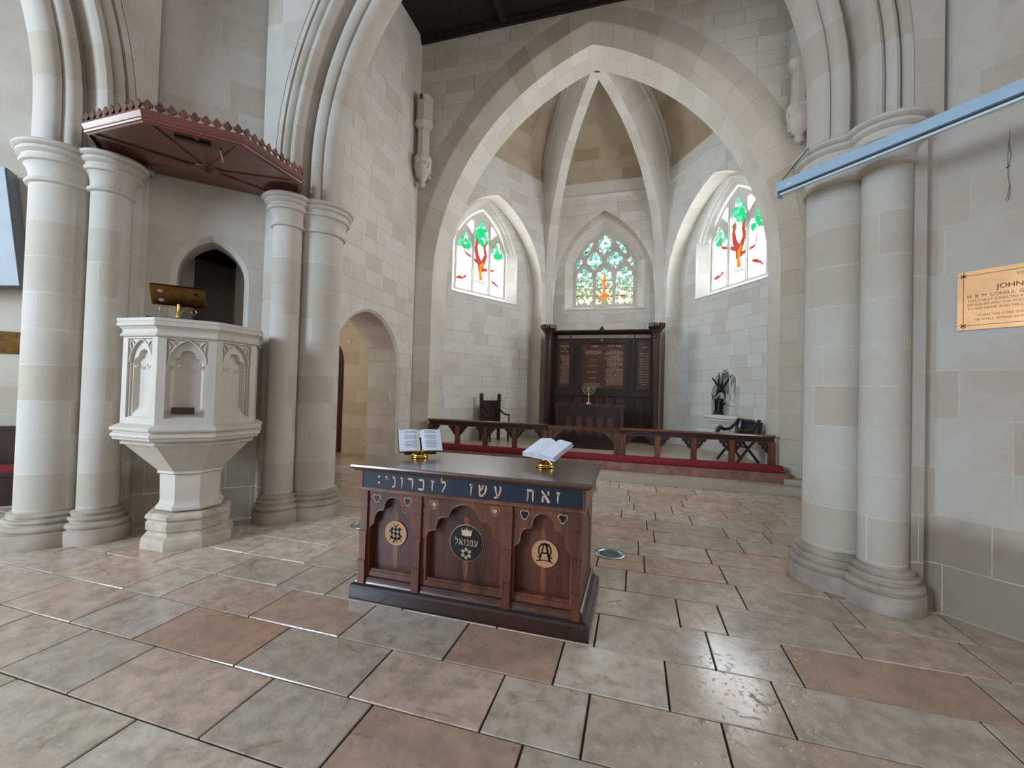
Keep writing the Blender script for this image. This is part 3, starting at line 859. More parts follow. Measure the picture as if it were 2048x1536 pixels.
def glass(key, root, out, f):
    DG = 0.285
    mb = MB()
    rnd = random.Random({'north': 3, 'center': 5, 'south': 9}[key])
    mirror = 1
    if key == 'center':
        mb.sheet(out, [], lambda a, b: f(a, DG, b))
        mb.cur = 1     # orange growth in the middle light
        for pts, ws in (([(0.0, 4.35), (0.01, 4.6), (-0.01, 4.85), (0.0, 5.12)], [0.05, 0.035, 0.03, 0.012]),
                        ([(-0.10, 4.38), (0.0, 4.5), (0.12, 4.36)], [0.03, 0.07, 0.03]), ([(-0.10, 4.92), (0.0, 4.80), (0.09, 4.94)], [0.012, 0.03, 0.012])):
            mb.sheet(limb(pts, ws), [], lambda a, b: f(a, DG-0.004, b))
        mb.cur = 2
        for c in (-0.565, 0.0, 0.565):
            for s_ in (-1, 1): mb.sheet(blob(c+s_*0.14, 5.05, 0.05, rnd), [], lambda a, b: f(a, DG-0.004, b))
            if c: 
                for s_ in (-1, 1): mb.sheet(blob(c+s_*0.09, 4.27, 0.07, rnd), [], lambda a, b: f(a, DG-0.004, b))
        for c, z in ((-0.285, 5.44), (0.285, 5.44), (0, 5.89)):
            mb.sheet([(c-0.13, z-0.02), (c+0.13, z-0.02), (c+0.13, z+0.03), (c-0.13, z+0.03)], [], lambda a, b: f(a, DG-0.004, b))
        mb.cur = 3
        for z in (4.42, 4.64, 4.86):
            mb.sheet([(-0.82, z-0.006), (0.82, z-0.006), (0.82, z+0.006), (-0.82, z+0.006)], [], lambda a, b: f(a, DG-0.006, b))
        mb.build('stained_glass', [M['g_mosaic'], M['g_orange'], M['g_white'], M['g_lead']], root)
        return
    mb.sheet(out, [], lambda a, b: f(a, DG, b))
    mb.cur = 2
    for x0, x1, zlo, zhi, n in ((-0.20, 0.20, 5.42, 6.05, 44), (-0.78, -0.38, 5.24, 5.66, 26), (0.38, 0.78, 5.24, 5.66, 26)):
        for i in range(n):
            mb.cur = rnd.choice([1, 1, 2])
            mb.sheet(blob(rnd.uniform(x0, x1), rnd.uniform(zlo, zhi), rnd.uniform(0.055, 0.095), rnd), [], lambda a, b: f(a, DG-0.002-0.0002*i, b))
    mb.cur = 3     # branches
    for pts, ws in (([(0.02, 4.72), (-0.02, 4.95), (-0.13, 5.15), (-0.16, 5.35), (-0.12, 5.6)], [0.075, 0.065, 0.055, 0.045, 0.02]),
                    ([(0.02, 4.86), (0.10, 5.03), (0.17, 5.2), (0.12, 5.4), (0.18, 5.55)], [0.06, 0.055, 0.045, 0.036, 0.016]),
                    ([(-0.06, 4.95), (-0.30, 5.05), (-0.5, 5.12), (-0.56, 5.2), (-0.56, 5.42)], [0.045, 0.032, 0.026, 0.012, 0.008]),
                    ([(0.06, 4.80), (0.28, 4.83), (0.46, 4.85), (0.50, 4.92), (0.50, 5.3)], [0.04, 0.03, 0.024, 0.012, 0.008]),
                    ([(-0.78, 4.42), (-0.66, 4.46), (-0.58, 4.45), (-0.46, 4.54)], [0.02, 0.04, 0.022, 0.028]),
                    ([(0.38, 4.56), (0.50, 4.52), (0.62, 4.46), (0.72, 4.36)], [0.014, 0.034, 0.02, 0.01])):
        mb.sheet(limb(pts, ws, 1.3), [], lambda a, b: f(a, DG-0.010, b))
    mb.cur = 4
    mb.sheet(limb([(0.03, 4.50), (0.0, 4.68), (0.01, 4.88), (0.10, 4.98)], [0.07, 0.05, 0.05, 0.03]), [], lambda a, b: f(a, DG-0.011, b))
    mb.cur = 5
    mb.sheet([(-0.2, 4.44), (-0.06, 4.50), (0.04, 4.46), (0.12, 4.50), (0.22, 4.38), (0.0, 4.40)], [], lambda a, b: f(a, DG-0.010, b))
    mb.cur = 6
    for x0, x1, z in ((-0.24, 0.24, 4.44), (-0.24, 0.24, 5.02), (-0.24, 0.24, 5.56), (-0.8, -0.33, 5.2), (0.33, 0.8, 5.18)):
        mb.sheet([(x0, z-0.004), (x1, z-0.004), (x1, z+0.004), (x0, z+0.004)], [], lambda a, b: f(a, DG-0.009, b))
    for i in range(5):
        x = rnd.uniform(-0.2, 0.1); z = 4.2+0.045*i
        mb.sheet([(x, z), (x+0.12, z+0.005), (x+0.12, z+0.011), (x, z+0.006)], [], lambda a, b: f(a, DG-0.006, b))
    mb.build('stained_glass', [M['g_white'], M['g_green'], M['g_green2'], M['g_red'], M['g_orange'], M['g_grey'], M['g_lead']], root)

for nm, key in (('n', 'north'), ('c', 'center'), ('s', 'south')):
    facet(nm, key)

# niche lining with cusped, raised edge
O, U, N = FF['south']
Fs = lambda u, d, z: O+U*u+N*d+Vector((0, 0, z))
mb = MB()
o0 = [(x+NU, z) for x, z in niche_outline(0.0, 1.17)]
mb.strip([Fs(x, HB, z) for x, z in o0], [Fs(x, HB+0.26, z) for x, z in o0])
mb.sheet(o0, [], lambda a, b: Fs(a, HB+0.26, b))
mb.face([Fs(NU-0.44, HB, 1.17), Fs(NU+0.44, HB, 1.17), Fs(NU+0.44, HB+0.26, 1.17), Fs(NU-0.44, HB+0.26, 1.17)])
nw = struct(mb.build('wall_niche', M['apse']))
M['white_stone'] = plain('white_cut_stone', '#e6e2da', 0.8, var=0.04, scale=6)
mb = MB()
for off, d in ((0.0, -0.004), (0.035, 0.02)):
    q = niche_outline(off, 1.5)
    mb.tube([Fs(x+NU, HB+d, z) for x, z in q[4:-4]], 0.009, 6)
mb.build('niche_moulding', M['white_stone'], nw)

# string course
mb = MB()
sc = [(-0.0, 7.04), (-0.035, 7.06), (-0.05, 7.10), (-0.05, 7.13), (-0.012, 7.16), (-0.012, 7.50), (0.02, 7.53)]
poly = []
V = Vector((VF[0], VF[1], 0)); W = Vector((2*XA-VF[0], VF[1], 0))
s3 = sqrt(3)/2
ends = [V+Vector((0.5, -s3, 0))*3.3, V, W, W+Vector((-0.5, -s3, 0))*3.3]
def hexpt(i, inward):
    c = Vector((XA, YA, 0))
    if i in (1, 2):
        d = (ends[i]-c).normalized()
        return ends[i]-d*inward/0.866
    n = Vector((-s3, -0.5, 0)) if i == 0 else Vector((s3, -0.5, 0))
    return ends[i]+n*inward
for k in range(3):
    mb.grid([[hexpt(k, -p[0])+Vector((0, 0, p[1])), hexpt(k+1, -p[0])+Vector((0, 0, p[1]))] for p in sc], None, False)
struct(mb.build('trim_5', M['apse_plain']))

# vault cells
mb = MB()
nS = 14
CZ0, CZ1 = 7.50, 9.27
def sz(i):
    a = (pi/2)*i/nS
    return cos(a), CZ0+(CZ1-CZ0)*sin(a)
Pb = [Vector((VF[0]+3.18*0.5, YA, 0)), V, W, Vector((2*XA-VF[0]-3.18*0.5, YA, 0))]
c0 = Vector((XA, YA, 0))
for k in range(3):
    rows = []; uvs = []; L = 0
    for i in range(nS+1):
        s_, z = sz(i)
        a = c0+(Pb[k]-c0)*s_; b = c0+(Pb[k+1]-c0)*s_
        if i:
            ps, pz = sz(i-1); L += hypot((s_-ps)*3.0, z-pz)
        w = (b-a).length
        rows.append([a+(b-a)*j/6+Vector((0, 0, z)) for j in range(7)])
        uvs.append([(-w/2+w*j/6+k*3, L) for j in range(7)])
    mb.grid(rows, uvs, False)
struct(mb.build('ceiling_apse', M['vault']))

# the two ribs
RI = [(3.10, 0.0), (3.10, 4.2), (3.06, 5.0), (2.97, 5.7), (2.78, 6.3), (2.5, 6.8), (2.12, 7.35), (1.68, 7.8), (1.18, 8.15), (0.62, 8.42), (0.08, 8.60)]
RO = [(3.16, 0.0), (3.16, 4.2), (3.17, 5.0), (3.18, 5.7), (3.18, 6.4), (3.18, 7.0), (3.06, 7.9), (2.62, 8.5), (1.95, 8.95), (1.05, 9.22), (0.25, 9.28)]
def rib(name, sx):
    d = Vector((sx*UX, UY, 0)); n = Vector((UY, -sx*UX, 0))
    mb = MB(); rows = []; uvs = []
    # (fraction from intrados to extrados, half width)
    HW = [(1.0, 0.37), (0.86, 0.35), (0.84, 0.31), (0.72, 0.30), (0.70, 0.27), (0.0, 0.115)]
    pr = [(f_, -w) for f_, w in HW]+[(f_, w) for f_, w in HW[::-1]]
    L = 0; cols = []
    for i in range(len(RI)):
        (ri, zi), (ro, zo) = RI[i], RO[i]
        if i: L += hypot(ri-RI[i-1][0], zi-RI[i-1][1])
        k = min(1.0, max(0.0, (zi-3.9)/2.2))        # the flanks grow out of the narrow pier
        row = []; uu = []
        acc = 0
        for j, (f_, w) in enumerate(pr):
            r = ri+(ro-ri)*f_; z = zi+(zo-zi)*f_
            ww = w if abs(w) < 0.12 else (1 if w > 0 else -1)*(0.125+(abs(w)-0.125)*k)
            row.append(c0+d*r+n*ww+Vector((0, 0, z)))
            uu.append((w*2.0+sx, L))
        rows.append(row); uvs.append(uu)
    m = len(pr)
    for j in range(m-1):
        mb.grid([[r[j], r[j+1]] for r in rows], [[u[j], u[j+1]] for u in uvs], True)
    struct(mb.build(name, M['apse_plain']))
rib('trim_6', 1); rib('trim_7', -1)

# steps, kerb and sanctuary floor
M['step'] = stone('step_stone', lin('#b9ae9c'), lin('#c3b9a9'), lin('#a99b86'), lin('#978b7a'), bw=1.1, bh=1.0, mortar=0.004, blot=0.2)
M['marble'] = plain('red_veined_marble', '#8a6455', 0.35, var=0.35, scale=7)
M['sfloor'] = plain('sanctuary_paving_stone', '#b5a68f', 0.3, var=0.12, scale=4)
mb = MB(); mb.box(XN, XS, 7.84, 8.4, 0, 0.135); struct(mb.build('floor_step', M['step']))
mb = MB(); mb.box(3.46, XS, 8.12, 8.34, 0.135, 0.22); struct(mb.build('floor_step_end', M['step']))
mb = MB()
mb.box(-3.5, 3.56, 8.17, 8.56, 0.135, 0.30)
struct(mb.build('trim_8', M['marble']))
mb = MB(); mb.face([(-4.2, 8.5, 0.305), (4.3, 8.5, 0.305), (4.3, 12.6, 0.305), (-4.2, 12.6, 0.305)]); struct(mb.build('floor_sanctuary', M['sfloor']))

# corbelled corner shafts on the chancel east wall
def corner_shaft(sx, label):
    x = -3.46 if sx < 0 else 3.59
    t = thing('corbel_shaft', label, 'corbel', (x, 8.13, 5.88))
    def octo(prof): 
        mb = MB(); mb.revolve(prof, (0, 0), 8, sm=False, a0=pi/8, a1=2*pi+pi/8); return mb
    top = 2.0
    octo([(0.13, 0.68), (0.13, 1.25), (0.15, 1.27), (0.185, 1.33), (0.20, 1.36), (0.205, 1.39), (0.175, 1.42), (0.17, 1.86), (0.18, 1.88), (0.18, 1.93), (0.0, 1.93)]).build('shaft', M['cap'], t)
    mb = MB(); mb.box(-0.015, 0.015, -0.182, -0.16, 1.82, 1.932); mb.build('slot', M['dark'], t)
    octo([(0.19, 0.56), (0.20, 0.60), (0.19, 0.63), (0.16, 0.65), (0.165, 0.67), (0.13, 0.685)]).build('abacus', M['cap'], t)
    mb = MB(); mb.revolve([(0.0, 0.0), (0.05, 0.02), (0.07, 0.07), (0.055, 0.12), (0.06, 0.15), (0.12, 0.22), (0.165, 0.33), (0.185, 0.45), (0.19, 0.565)], (0, 0), 20)
    mb.build('corbel', M['cap'], t)
    mb = MB(); rnd = random.Random(4)
    for i in range(26):
        a = rnd.uniform(0, 2*pi); z = rnd.uniform(0.20, 0.50); r = 0.125+0.06*min(1, (z-0.2)/0.25)
        p = Vector((r*cos(a), r*sin(a), z)); q = Vector((r*cos(a+rnd.uniform(-0.5, 0.5)), r*sin(a+rnd.uniform(-.4, .4)), z+rnd.uniform(-0.02, 0.09)))
        mb.tube([p, (p+q)/2*1.0+Vector((cos(a), sin(a), 0))*0.02, q], [0.014, 0.024, 0.010], 6)
    mb.build('carved_foliage', M['cap'], t)
    return t
corner_shaft(-1, 'slim octagonal stone shaft on a leaf-carved corbel, high in the corner above the vestry doorway')
corner_shaft(1, 'stone shaft on a leaf-carved corbel, half hidden behind the moulded arch above the light batten')
# ================================================================== materials for furniture
M['walnut'] = wood('dark_walnut', '#1e0e0b', '#6b3826', rough=0.4, scale=5, axis=2, coat=0.12)
M['walnut_top'] = wood('polished_walnut_top', '#2e1b16', '#5f3b2d', rough=0.26, scale=4, axis=0, coat=1.0)
M['walnut_light'] = wood('reddish_walnut', '#4a261a', '#8a5136', rough=0.3, scale=6, axis=2, coat=0.2)
M['walnut_mid'] = wood('brown_walnut', '#25120d', '#80492f', rough=0.4, scale=5, axis=2, coat=0.12)
M['walnut_deep'] = wood('deep_walnut', '#1a0d0a', '#54301f', rough=0.4, scale=5, axis=2, coat=0.08)
M['oak_dark'] = wood('dark_oak', '#170d0b', '#3a211a', rough=0.35, scale=7, axis=2, coat=0.2)
M['oak_top'] = wood('rail_oak', '#3a2018', '#6d4433', rough=0.2, scale=6, axis=0, coat=0.5)
M['oak_panel'] = wood('panel_oak', '#452a23', '#6b453a', rough=0.4, scale=8, axis=2)
M['canopy'] = wood('mahogany_canopy', '#31170f', '#783f2b', rough=0.3, scale=3, axis=0, coat=0.5)
M['inlay'] = plain('satinwood_inlay', '#b98a63', 0.4, var=0.08, scale=30)
M['inlay_pale'] = plain('pale_inlay', '#caa88d', 0.4, var=0.06, scale=30)
M['navy'] = plain('navy_ground', '#0c1a2c', 0.4, var=0.15, scale=10)
M['ebony'] = plain('ebony_black', '#0b0a0c', 0.35, var=0.1)
M['brass'] = plain('polished_brass', '#c9a152', 0.18, metal=1.0, var=0.05)
M['old_brass'] = plain('aged_brass', '#7a5b32', 0.3, metal=1.0, var=0.35, scale=9)
M['copper'] = plain('copper_plate', '#9c7350', 0.40, metal=1.0, var=0.22, scale=3, bump=0.15)
M['steel'] = plain('brushed_steel', '#b9c0c4', 0.3, metal=0.9, var=0.06)
M['paper'] = plain('book_paper', '#dfe0ea', 0.7, var=0.03)
M['paper_edge'] = plain('page_edges', '#c9c5d2', 0.8, var=0.08, scale=60)
M['ink'] = plain('printed_ink', '#6d6d7c', 0.7, var=0.1)
M['red'] = plain('crimson_felt', '#781720', 0.85, var=0.12, scale=14, bump=0.1)
M['pulpit'] = plain('pale_pulpit_stone', '#c4baad', 0.6, var=0.07, scale=4, bump=0.05)
M['bronze'] = plain('dark_bronze', '#17161a', 0.4, metal=0.5, var=0.3, scale=12)
M['pale_brass'] = plain('pale_brass', '#dccfa6', 0.3, metal=0.8, var=0.05)
M['gold'] = plain('gilt_lettering', '#f4cfa8', 0.5, metal=0.0, var=0.05)
M['cream'] = plain('cream_lettering_band', '#b59f86', 0.6, var=0.12, scale=20)
M['blue_metal'] = plain('pale_blue_enamel', '#a3bccf', 0.35, var=0.04)
M['tube'] = plain('unlit_glass_tube', '#c8d8e0', 0.2, var=0.03)
M['cable'] = plain('black_cable', '#2a2a2c', 0.6)
M['grey_shaded'] = plain('shaded_grey_metal', '#6b6f78', 0.4, var=0.06)  # box side painted darker for the shade on it
M['grey_lit'] = plain('lit_panel_front', '#b9c3cb', 0.35, var=0.05)  # box front painted paler for the daylight it reflects
M['leather'] = plain('dark_blue_leather', '#1b1c2c', 0.4, var=0.2)
M['white_pl'] = plain('white_plastic', '#e8e6e0', 0.4, var=0.02)
M['door_wood'] = wood('door_mahogany', '#4a2216', '#7a3c26', rough=0.35, scale=5, axis=2, coat=0.2)

# ================================================================== Hebrew letters drawn with a broad pen
T_, t_ = 0.085, 0.045
GL = {
 'א': (0.80, [([(0.08, .97), (0.72, .04)], [.06, .10]), ([(0.60, .62), (0.66, .80), (0.58, .98)], [.045, .07, .035]), ([(0.26, .66), (0.16, .40), (0.20, .20), (0.10, .05)], [.045, .05, .08, .06])]),
 'ב': (0.66, [([(0.05, .90), (0.50, .90)], [.08, .08]), ([(0.50, .92), (0.50, .1)], [.05, .05]), ([(0.02, .07), (0.62, .07)], [.07, .07])]),
 'ג': (0.46, [([(0.08, .90), (0.34, .90)], [.08, .08]), ([(0.32, .92), (0.32, .3), (0.38, .02)], [.05, .04, .05]), ([(0.32, .30), (0.06, .04)], [.05, .05])]),
 'ד': (0.62, [([(0.03, .90), (0.58, .90)], [.08, .08]), ([(0.48, .92), (0.46, .02)], [.05, .04])]),
 'ה': (0.66, [([(0.03, .90), (0.58, .90)], [.08, .08]), ([(0.54, .92), (0.52, .02)], [.05, .04]), ([(0.10, .60), (0.10, .02)], [.05, .04])]),
 'ו': (0.32, [([(0.03, .90), (0.24, .86)], [.06, .09]), ([(0.21, .90), (0.19, .4), (0.15, .0)], [.06, .045, .015])]),
 'ז': (0.40, [([(0.04, .92), (0.34, .84)], [.05, .09]), ([(0.20, .85), (0.17, .4), (0.19, .0)], [.05, .055, .015])]),
 'ח': (0.66, [([(0.03, .90), (0.60, .90)], [.08, .08]), ([(0.54, .92), (0.52, .02)], [.05, .04]), ([(0.12, .92), (0.12, .02)], [.05, .04])]),
 'ט': (0.66, [([(0.05, .95), (0.14, .85), (0.12, .1)], [.04, .06, .05]), ([(0.10, .06), (0.56, .06)], [.06, .06]), ([(0.56, .06), (0.58, .7), (0.44, .92), (0.32, .8)], [.05, .05, .06, .04])]),
 'י': (0.32, [([(0.04, .92), (0.22, .84)], [.06, .08]), ([(0.20, .88), (0.19, .58)], [.06, .02])]),
 'כ': (0.66, [([(0.05, .90), (0.50, .90)], [.08, .08]), ([(0.50, .94), (0.54, .5), (0.50, .04)], [.05, .05, .05]), ([(0.02, .08), (0.50, .08)], [.08, .08])]),
 'ל': (0.56, [([(0.08, 1.30), (0.08, .88)], [.035, .05]), ([(0.06, .90), (0.46, .90)], [.07, .08]), ([(0.46, .94), (0.46, .60), (0.30, .30), (0.16, .0)], [.05, .05, .05, .02])]),
 'מ': (0.70, [([(0.08, .98), (0.14, .80), (0.06, .02)], [.04, .05, .05]), ([(0.16, .84), (0.50, .92)], [.05, .08]), ([(0.54, .92), (0.58, .06)], [.06, .05]), ([(0.28, .07), (0.60, .07)], [.07, .07])]),
 'ם': (0.66, [([(0.04, .90), (0.56, .90)], [.08, .08]), ([(0.54, .94), (0.54, .04)], [.05, .05]), ([(0.12, .90), (0.12, .04)], [.05, .05]), ([(0.10, .06), (0.56, .06)], [.06, .06])]),
 'נ': (0.44, [([(0.06, .92), (0.30, .86)], [.06, .08]), ([(0.28, .88), (0.32, .4), (0.28, .04)], [.05, .04, .05]), ([(0.02, .07), (0.30, .07)], [.07, .07])]),
 'ן': (0.34, [([(0.03, .92), (0.24, .86)], [.06, .08]), ([(0.20, .90), (0.16, -.28)], [.05, .02])]),
 'ס': (0.66, [([(0.04, .90), (0.56, .90)], [.08, .08]), ([(0.54, .92), (0.56, .4), (0.34, .04)], [.05, .05, .06]), ([(0.34, .04), (0.10, .4), (0.14, .86)], [.06, .05, .05])]),
 'ע': (0.66, [([(0.05, .98), (0.16, .80), (0.20, .45), (0.34, .12)], [.05, .07, .045, .045]), ([(0.56, .98), (0.60, .76), (0.50, .30), (0.36, .10)], [.06, .06, .05, .05]), ([(0.04, -.02), (0.42, .14)], [.06, .06])]),
 'פ': (0.66, [([(0.08, .90), (0.50, .90)], [.08, .08]), ([(0.50, .94), (0.54, .5), (0.50, .04)], [.05, .05, .05]), ([(0.02, .08), (0.50, .08)], [.08, .08]), ([(0.12, .86), (0.12, .50), (0.26, .50)], [.05, .05, .06])]),
 'צ': (0.62, [([(0.08, .96), (0.16, .80), (0.48, .10)], [.05, .07, .06]), ([(0.56, .96), (0.54, .75), (0.36, .50)], [.06, .06, .04]), ([(0.02, .07), (0.54, .07)], [.07, .07])]),
 'ק': (0.66, [([(0.04, .90), (0.58, .90)], [.08, .08]), ([(0.56, .92), (0.50, .50), (0.32, .22)], [.05, .05, .03]), ([(0.12, .62), (0.12, -.28)], [.05, .03])]),
 'ר': (0.60, [([(0.04, .90), (0.48, .90)], [.08, .08]), ([(0.50, .93), (0.50, .4), (0.46, .02)], [.055, .05, .02])]),
 'ש': (0.84, [([(0.08, .96), (0.14, .78), (0.14, .10)], [.05, .07, .05]), ([(0.40, .96), (0.42, .76), (0.18, .40)], [.05, .06, .03]), ([(0.70, .96), (0.74, .76), (0.62, .30), (0.42, .08)], [.05, .07, .05, .05]), ([(0.12, .07), (0.46, .07)], [.07, .07])]),
 'ת': (0.70, [([(0.06, .90), (0.56, .90)], [.08, .08]), ([(0.58, .93), (0.58, .02)], [.06, .04]), ([(0.16, .88), (0.16, .25), (0.06, .06)], [.045, .04, .045]), ([(0.02, .05), (0.16, .08)], [.05, .06])]),
 'ך': (0.60, [([(0.03, .90), (0.56, .90)], [.08, .08]), ([(0.50, .92), (0.48, -.28)], [.05, .03])]),
 ':': (0.26, [([(0.05, .84), (0.21, .84)], [.08, .08]), ([(0.05, .18), (0.21, .18)], [.08, .08])]),
}
def glyph(mb, ch, x0, z0, h, M_, bold=1.0):
    if ch not in GL: return
    for pts, ws in GL[ch][1]:
        P2 = [(x0+x*h, z0+z*h) for x, z in pts]; W2 = [w*h*bold for w in ws]
        n = len(P2)
        for i in range(n-1):
            q = limb([P2[i], P2[i+1]], [W2[i], W2[i+1]])
            mb.face([M_(*p) for p in (q[0], q[3], q[2], q[1])])
def hebrew(mb, s, xr, z0, h, M_, gap=0.14, bold=1.0, space=0.45):
    x = xr
    for ch in s:
        if ch == ' ': x -= space*h; continue
        w = GL.get(ch, (0.6, []))[0]*h
        x -= w; glyph(mb, ch, x, z0, h, M_, bold); x -= gap*h
    return x
def heb_width(s, h, gap=0.14, space=0.45):
    return sum(space*h if c == ' ' else GL.get(c, (0.6,))[0]*h+gap*h for c in s)

def disc(mb, cx, cz, r, M_, n=32):
    mb.face([M_(cx+r*cos(2*pi*i/n), cz+r*sin(2*pi*i/n)) for i in range(n)])
def trefoil(cx, cz, r, ph, n=36):
    return [(cx+r*(0.58+0.42*abs(cos(1.5*(2*pi*i/n-ph)))**0.9)*cos(2*pi*i/n), cz+r*(0.58+0.42*abs(cos(1.5*(2*pi*i/n-ph)))**0.9)*sin(2*pi*i/n)) for i in range(n)]
def stroke(mb, pts, w, M_):
    ws = w if isinstance(w, list) else [w]*len(pts)
    for i in range(len(pts)-1):
        q = limb([pts[i], pts[i+1]], [ws[i], ws[i+1]])
        mb.face([M_(*p) for p in (q[0], q[3], q[2], q[1])])
    for p, ww in zip(pts[1:-1], ws[1:-1]): disc(mb, p[0], p[1], ww, M_, 8)

# ================================================================== communion table
def communion_table():
    t = thing('communion_table', 'carved dark walnut communion table with navy Hebrew frieze and three inlaid roundels', 'table', (-0.075, 3.10, 0))
    yf = -0.355
    # top board with moulded underside
    mb = MB()
    pr = [(0.0, 0.945), (0.02, 0.945), (0.028, 0.955), (0.04, 0.96), (0.045, 0.972), (0.04, 0.985), (0.03, 0.988)]
    def ringr(o, z): return [Vector((sx*(0.83+o), (-0.385 if sy < 0 else 0.385)+sy*o, z)) for sx, sy in ((-1, -1), (1, -1), (1, 1), (-1, 1))]
    rows = [ringr(o, z) for o, z in pr]
    for a, b in zip(rows[:-1], rows[1:]):
        for k in range(4): mb.face([a[k], a[(k+1) % 4], b[(k+1) % 4], b[k]])
    mb.face(rows[-1]); mb.face(rows[0][::-1])
    mb.build('tabletop', M['walnut_top'], t)
    # frieze board
    mb = MB(); mb.box(-0.83, 0.83, -0.375, 0.375, 0.80, 0.945); fr = mb.build('frieze', M['walnut_light'], t)
    mb = MB()
    mb.box(-0.80, 0.815, -0.379, -0.374, 0.818, 0.940); mb.build('navy_panel', M['navy'], fr)
    mb = MB()
    for a in ((-0.812, 0.827, 0.812, 0.818), (-0.806, -0.800, 0.818, 0.94), (0.815, 0.821, 0.818, 0.94)):
        mb.box(a[0], a[1], -0.382, -0.374, a[2], a[3])
    mb.box(-0.835, 0.835, -0.392, -0.372, 0.798, 0.812)
    mb.build('frieze_moulding', M['walnut_light'], fr)
    mb = MB()
    Mf = lambda x, z: Vector((x, -0.3805, z))
    S_ = 0.076
    zb = 0.842
    # letters placed as they stand on the board, read from the right
    for ch, cx in (('ז', 0.655), ('א', 0.572), ('ת', 0.470), ('ע', 0.245), ('ש', 0.140), ('ו', 0.055), ('ל', -0.150), ('ז', -0.233), ('כ', -0.318), ('ר', -0.405), ('ו', -0.476), ('נ', -0.538), ('י', -0.600)):
        h = 0.079
        w = GL[ch][0]*h
        mb = MB(); glyph(mb, ch, cx-w/2, zb-0.005, h, Mf, 1.2); mb.build('inlaid_letter', M['inlay_pale'], fr)
    for zz in (0.905, 0.862):
        mb = MB(); disc(mb, -0.663, zz, 0.0085, Mf, 16); mb.build('inlaid_dot', M['inlay_pale'], fr)
    # carcase
    mb = MB(); mb.box(-0.80, 0.80, -0.30, 0.33, 0.09, 0.80); body = mb.build('carcase', M['walnut'], t)
    # front board with cusped openings
    def cus(a, cs, cx): return [(x+cx, z) for x, z in env(cs, a, 0.205, 34)]
    side = [(0, 0.685, 0.072), (0.092, 0.600, 0.056), (-0.092, 0.600, 0.056), (0.142, 0.500, 0.052), (-0.142, 0.500, 0.052)]
    mid = [(0, 0.640, 0.120), (0.150, 0.605, 0.056), (-0.150, 0.605, 0.056), (0.222, 0.500, 0.062), (-0.222, 0.500, 0.062)]
    holes = [cus(0.192, side, -0.555), cus(0.282, mid, 0.0), cus(0.192, side, 0.555)]
    out = [(-0.80, 0.13), (0.80, 0.13), (0.80, 0.80), (-0.80, 0.80)]
    mb = MB()
    mb.sheet(out, holes, lambda a, b: Vector((a, yf, b)))
    for l in holes: mb.strip([Vector((p[0], yf, p[1])) for p in l], [Vector((p[0], -0.298, p[1])) for p in l], closed=True)
    mb.face([(-0.80, yf, 0.13), (-0.80, yf, 0.80), (-0.80, -0.30, 0.80), (-0.80, -0.30, 0.13)])
    mb.face([(0.80, yf, 0.13), (0.80, -0.30, 0.13), (0.80, -0.30, 0.80), (0.80, yf, 0.80)])
    mb.build('front_board', M['walnut_mid'], t)
    # bead around the openings
    for l in holes:
        mb = MB(); mb.tube([Vector((p[0], yf+0.004, p[1])) for p in l], 0.006, 6); mb.build('panel_bead', M['walnut_light'], t)
    for cx, a in ((-0.555, 0.192), (0, 0.282), (0.555, 0.192)):
        mb = MB()
        mb.box(cx-a+0.004, cx+a-0.004, -0.345, -0.30, 0.205, 0.222)
        mb.box(cx-a-0.01, cx+a+0.01, -0.372, yf, 0.128, 0.150); mb.box(cx-a-0.01, cx+a+0.01, -0.364, yf, 0.150, 0.160)
        mb.build('panel_sill', M['walnut_mid'], t)
        # pale streak of lighter veneer in the middle of each panel
        mb = MB()
        zt = 0.62 if a < 0.2 else 0.66
        mb.sheet([(cx-0.018, 0.66-0.06*(a > .2)*0), (cx-0.020, 0.30), (cx-0.006, 0.225), (cx+0.010, 0.225), (cx+0.020, 0.30), (cx+0.016, zt)][::-1], [], lambda p, q: Vector((p, -0.3015, q)), flip=True)
        mb.build('veneer_stripe', M['walnut_light'], t)
    # stepped buttress posts
    for x in (-0.785, -0.345, 0.325, 0.785):
        mb = MB()
        w = 0.026
        for z0, z1, dy, ww in ((0.74, 0.80, 0.014, w), (0.715, 0.74, 0.022, w+0.004), (0.67, 0.715, 0.014, w), (0.655, 0.67, 0.024, w+0.004), (0.50, 0.655, 0.016, w),
                               (0.478, 0.50, 0.030, w+0.005), (0.29, 0.478, 0.026, w), (0.27, 0.29, 0.042, w+0.006), (0.12, 0.27, 0.034, w+0.002)):
            mb.box(x-ww, x+ww, yf-dy, yf, z0, z1)
        mb.build('buttress_post', M['walnut_mid'], t)
    # side panels
    for sx in (-1, 1):
        h = [(x, z) for x, z in env([(0, 0.60, 0.12), (0.13, 0.55, 0.07), (-0.13, 0.55, 0.07)], 0.20, 0.24, 24)]
        mb = MB()
        Ms = lambda a, b: Vector((sx*0.805, a, b))
        mb.sheet([(yf, 0.13), (0.345, 0.13), (0.345, 0.80), (yf, 0.80)], [h], Ms, flip=sx < 0)
        mb.strip([Ms(*p) for p in h], [Vector((sx*0.78, p[0], p[1])) for p in h], closed=True)
        mb.sheet(h, [], lambda a, b: Vector((sx*0.8015, a, b)), flip=sx < 0)
        mb.build('side_panel', M['walnut_mid'], t)
    # plinth
    mb = MB()
    pr = [(0.0, 0.17), (0.012, 0.165), (0.018, 0.15), (0.016, 0.135), (0.03, 0.12), (0.055, 0.105), (0.062, 0.09), (0.062, 0.0)]
    def ringp(o, z): return [Vector((sx*(0.81+o), (-0.36-o*0.6 if sy < 0 else 0.35+o*0.6), z)) for sx, sy in ((-1, -1), (1, -1), (1, 1), (-1, 1))]
    rows = [ringp(o, z) for o, z in pr][::-1]
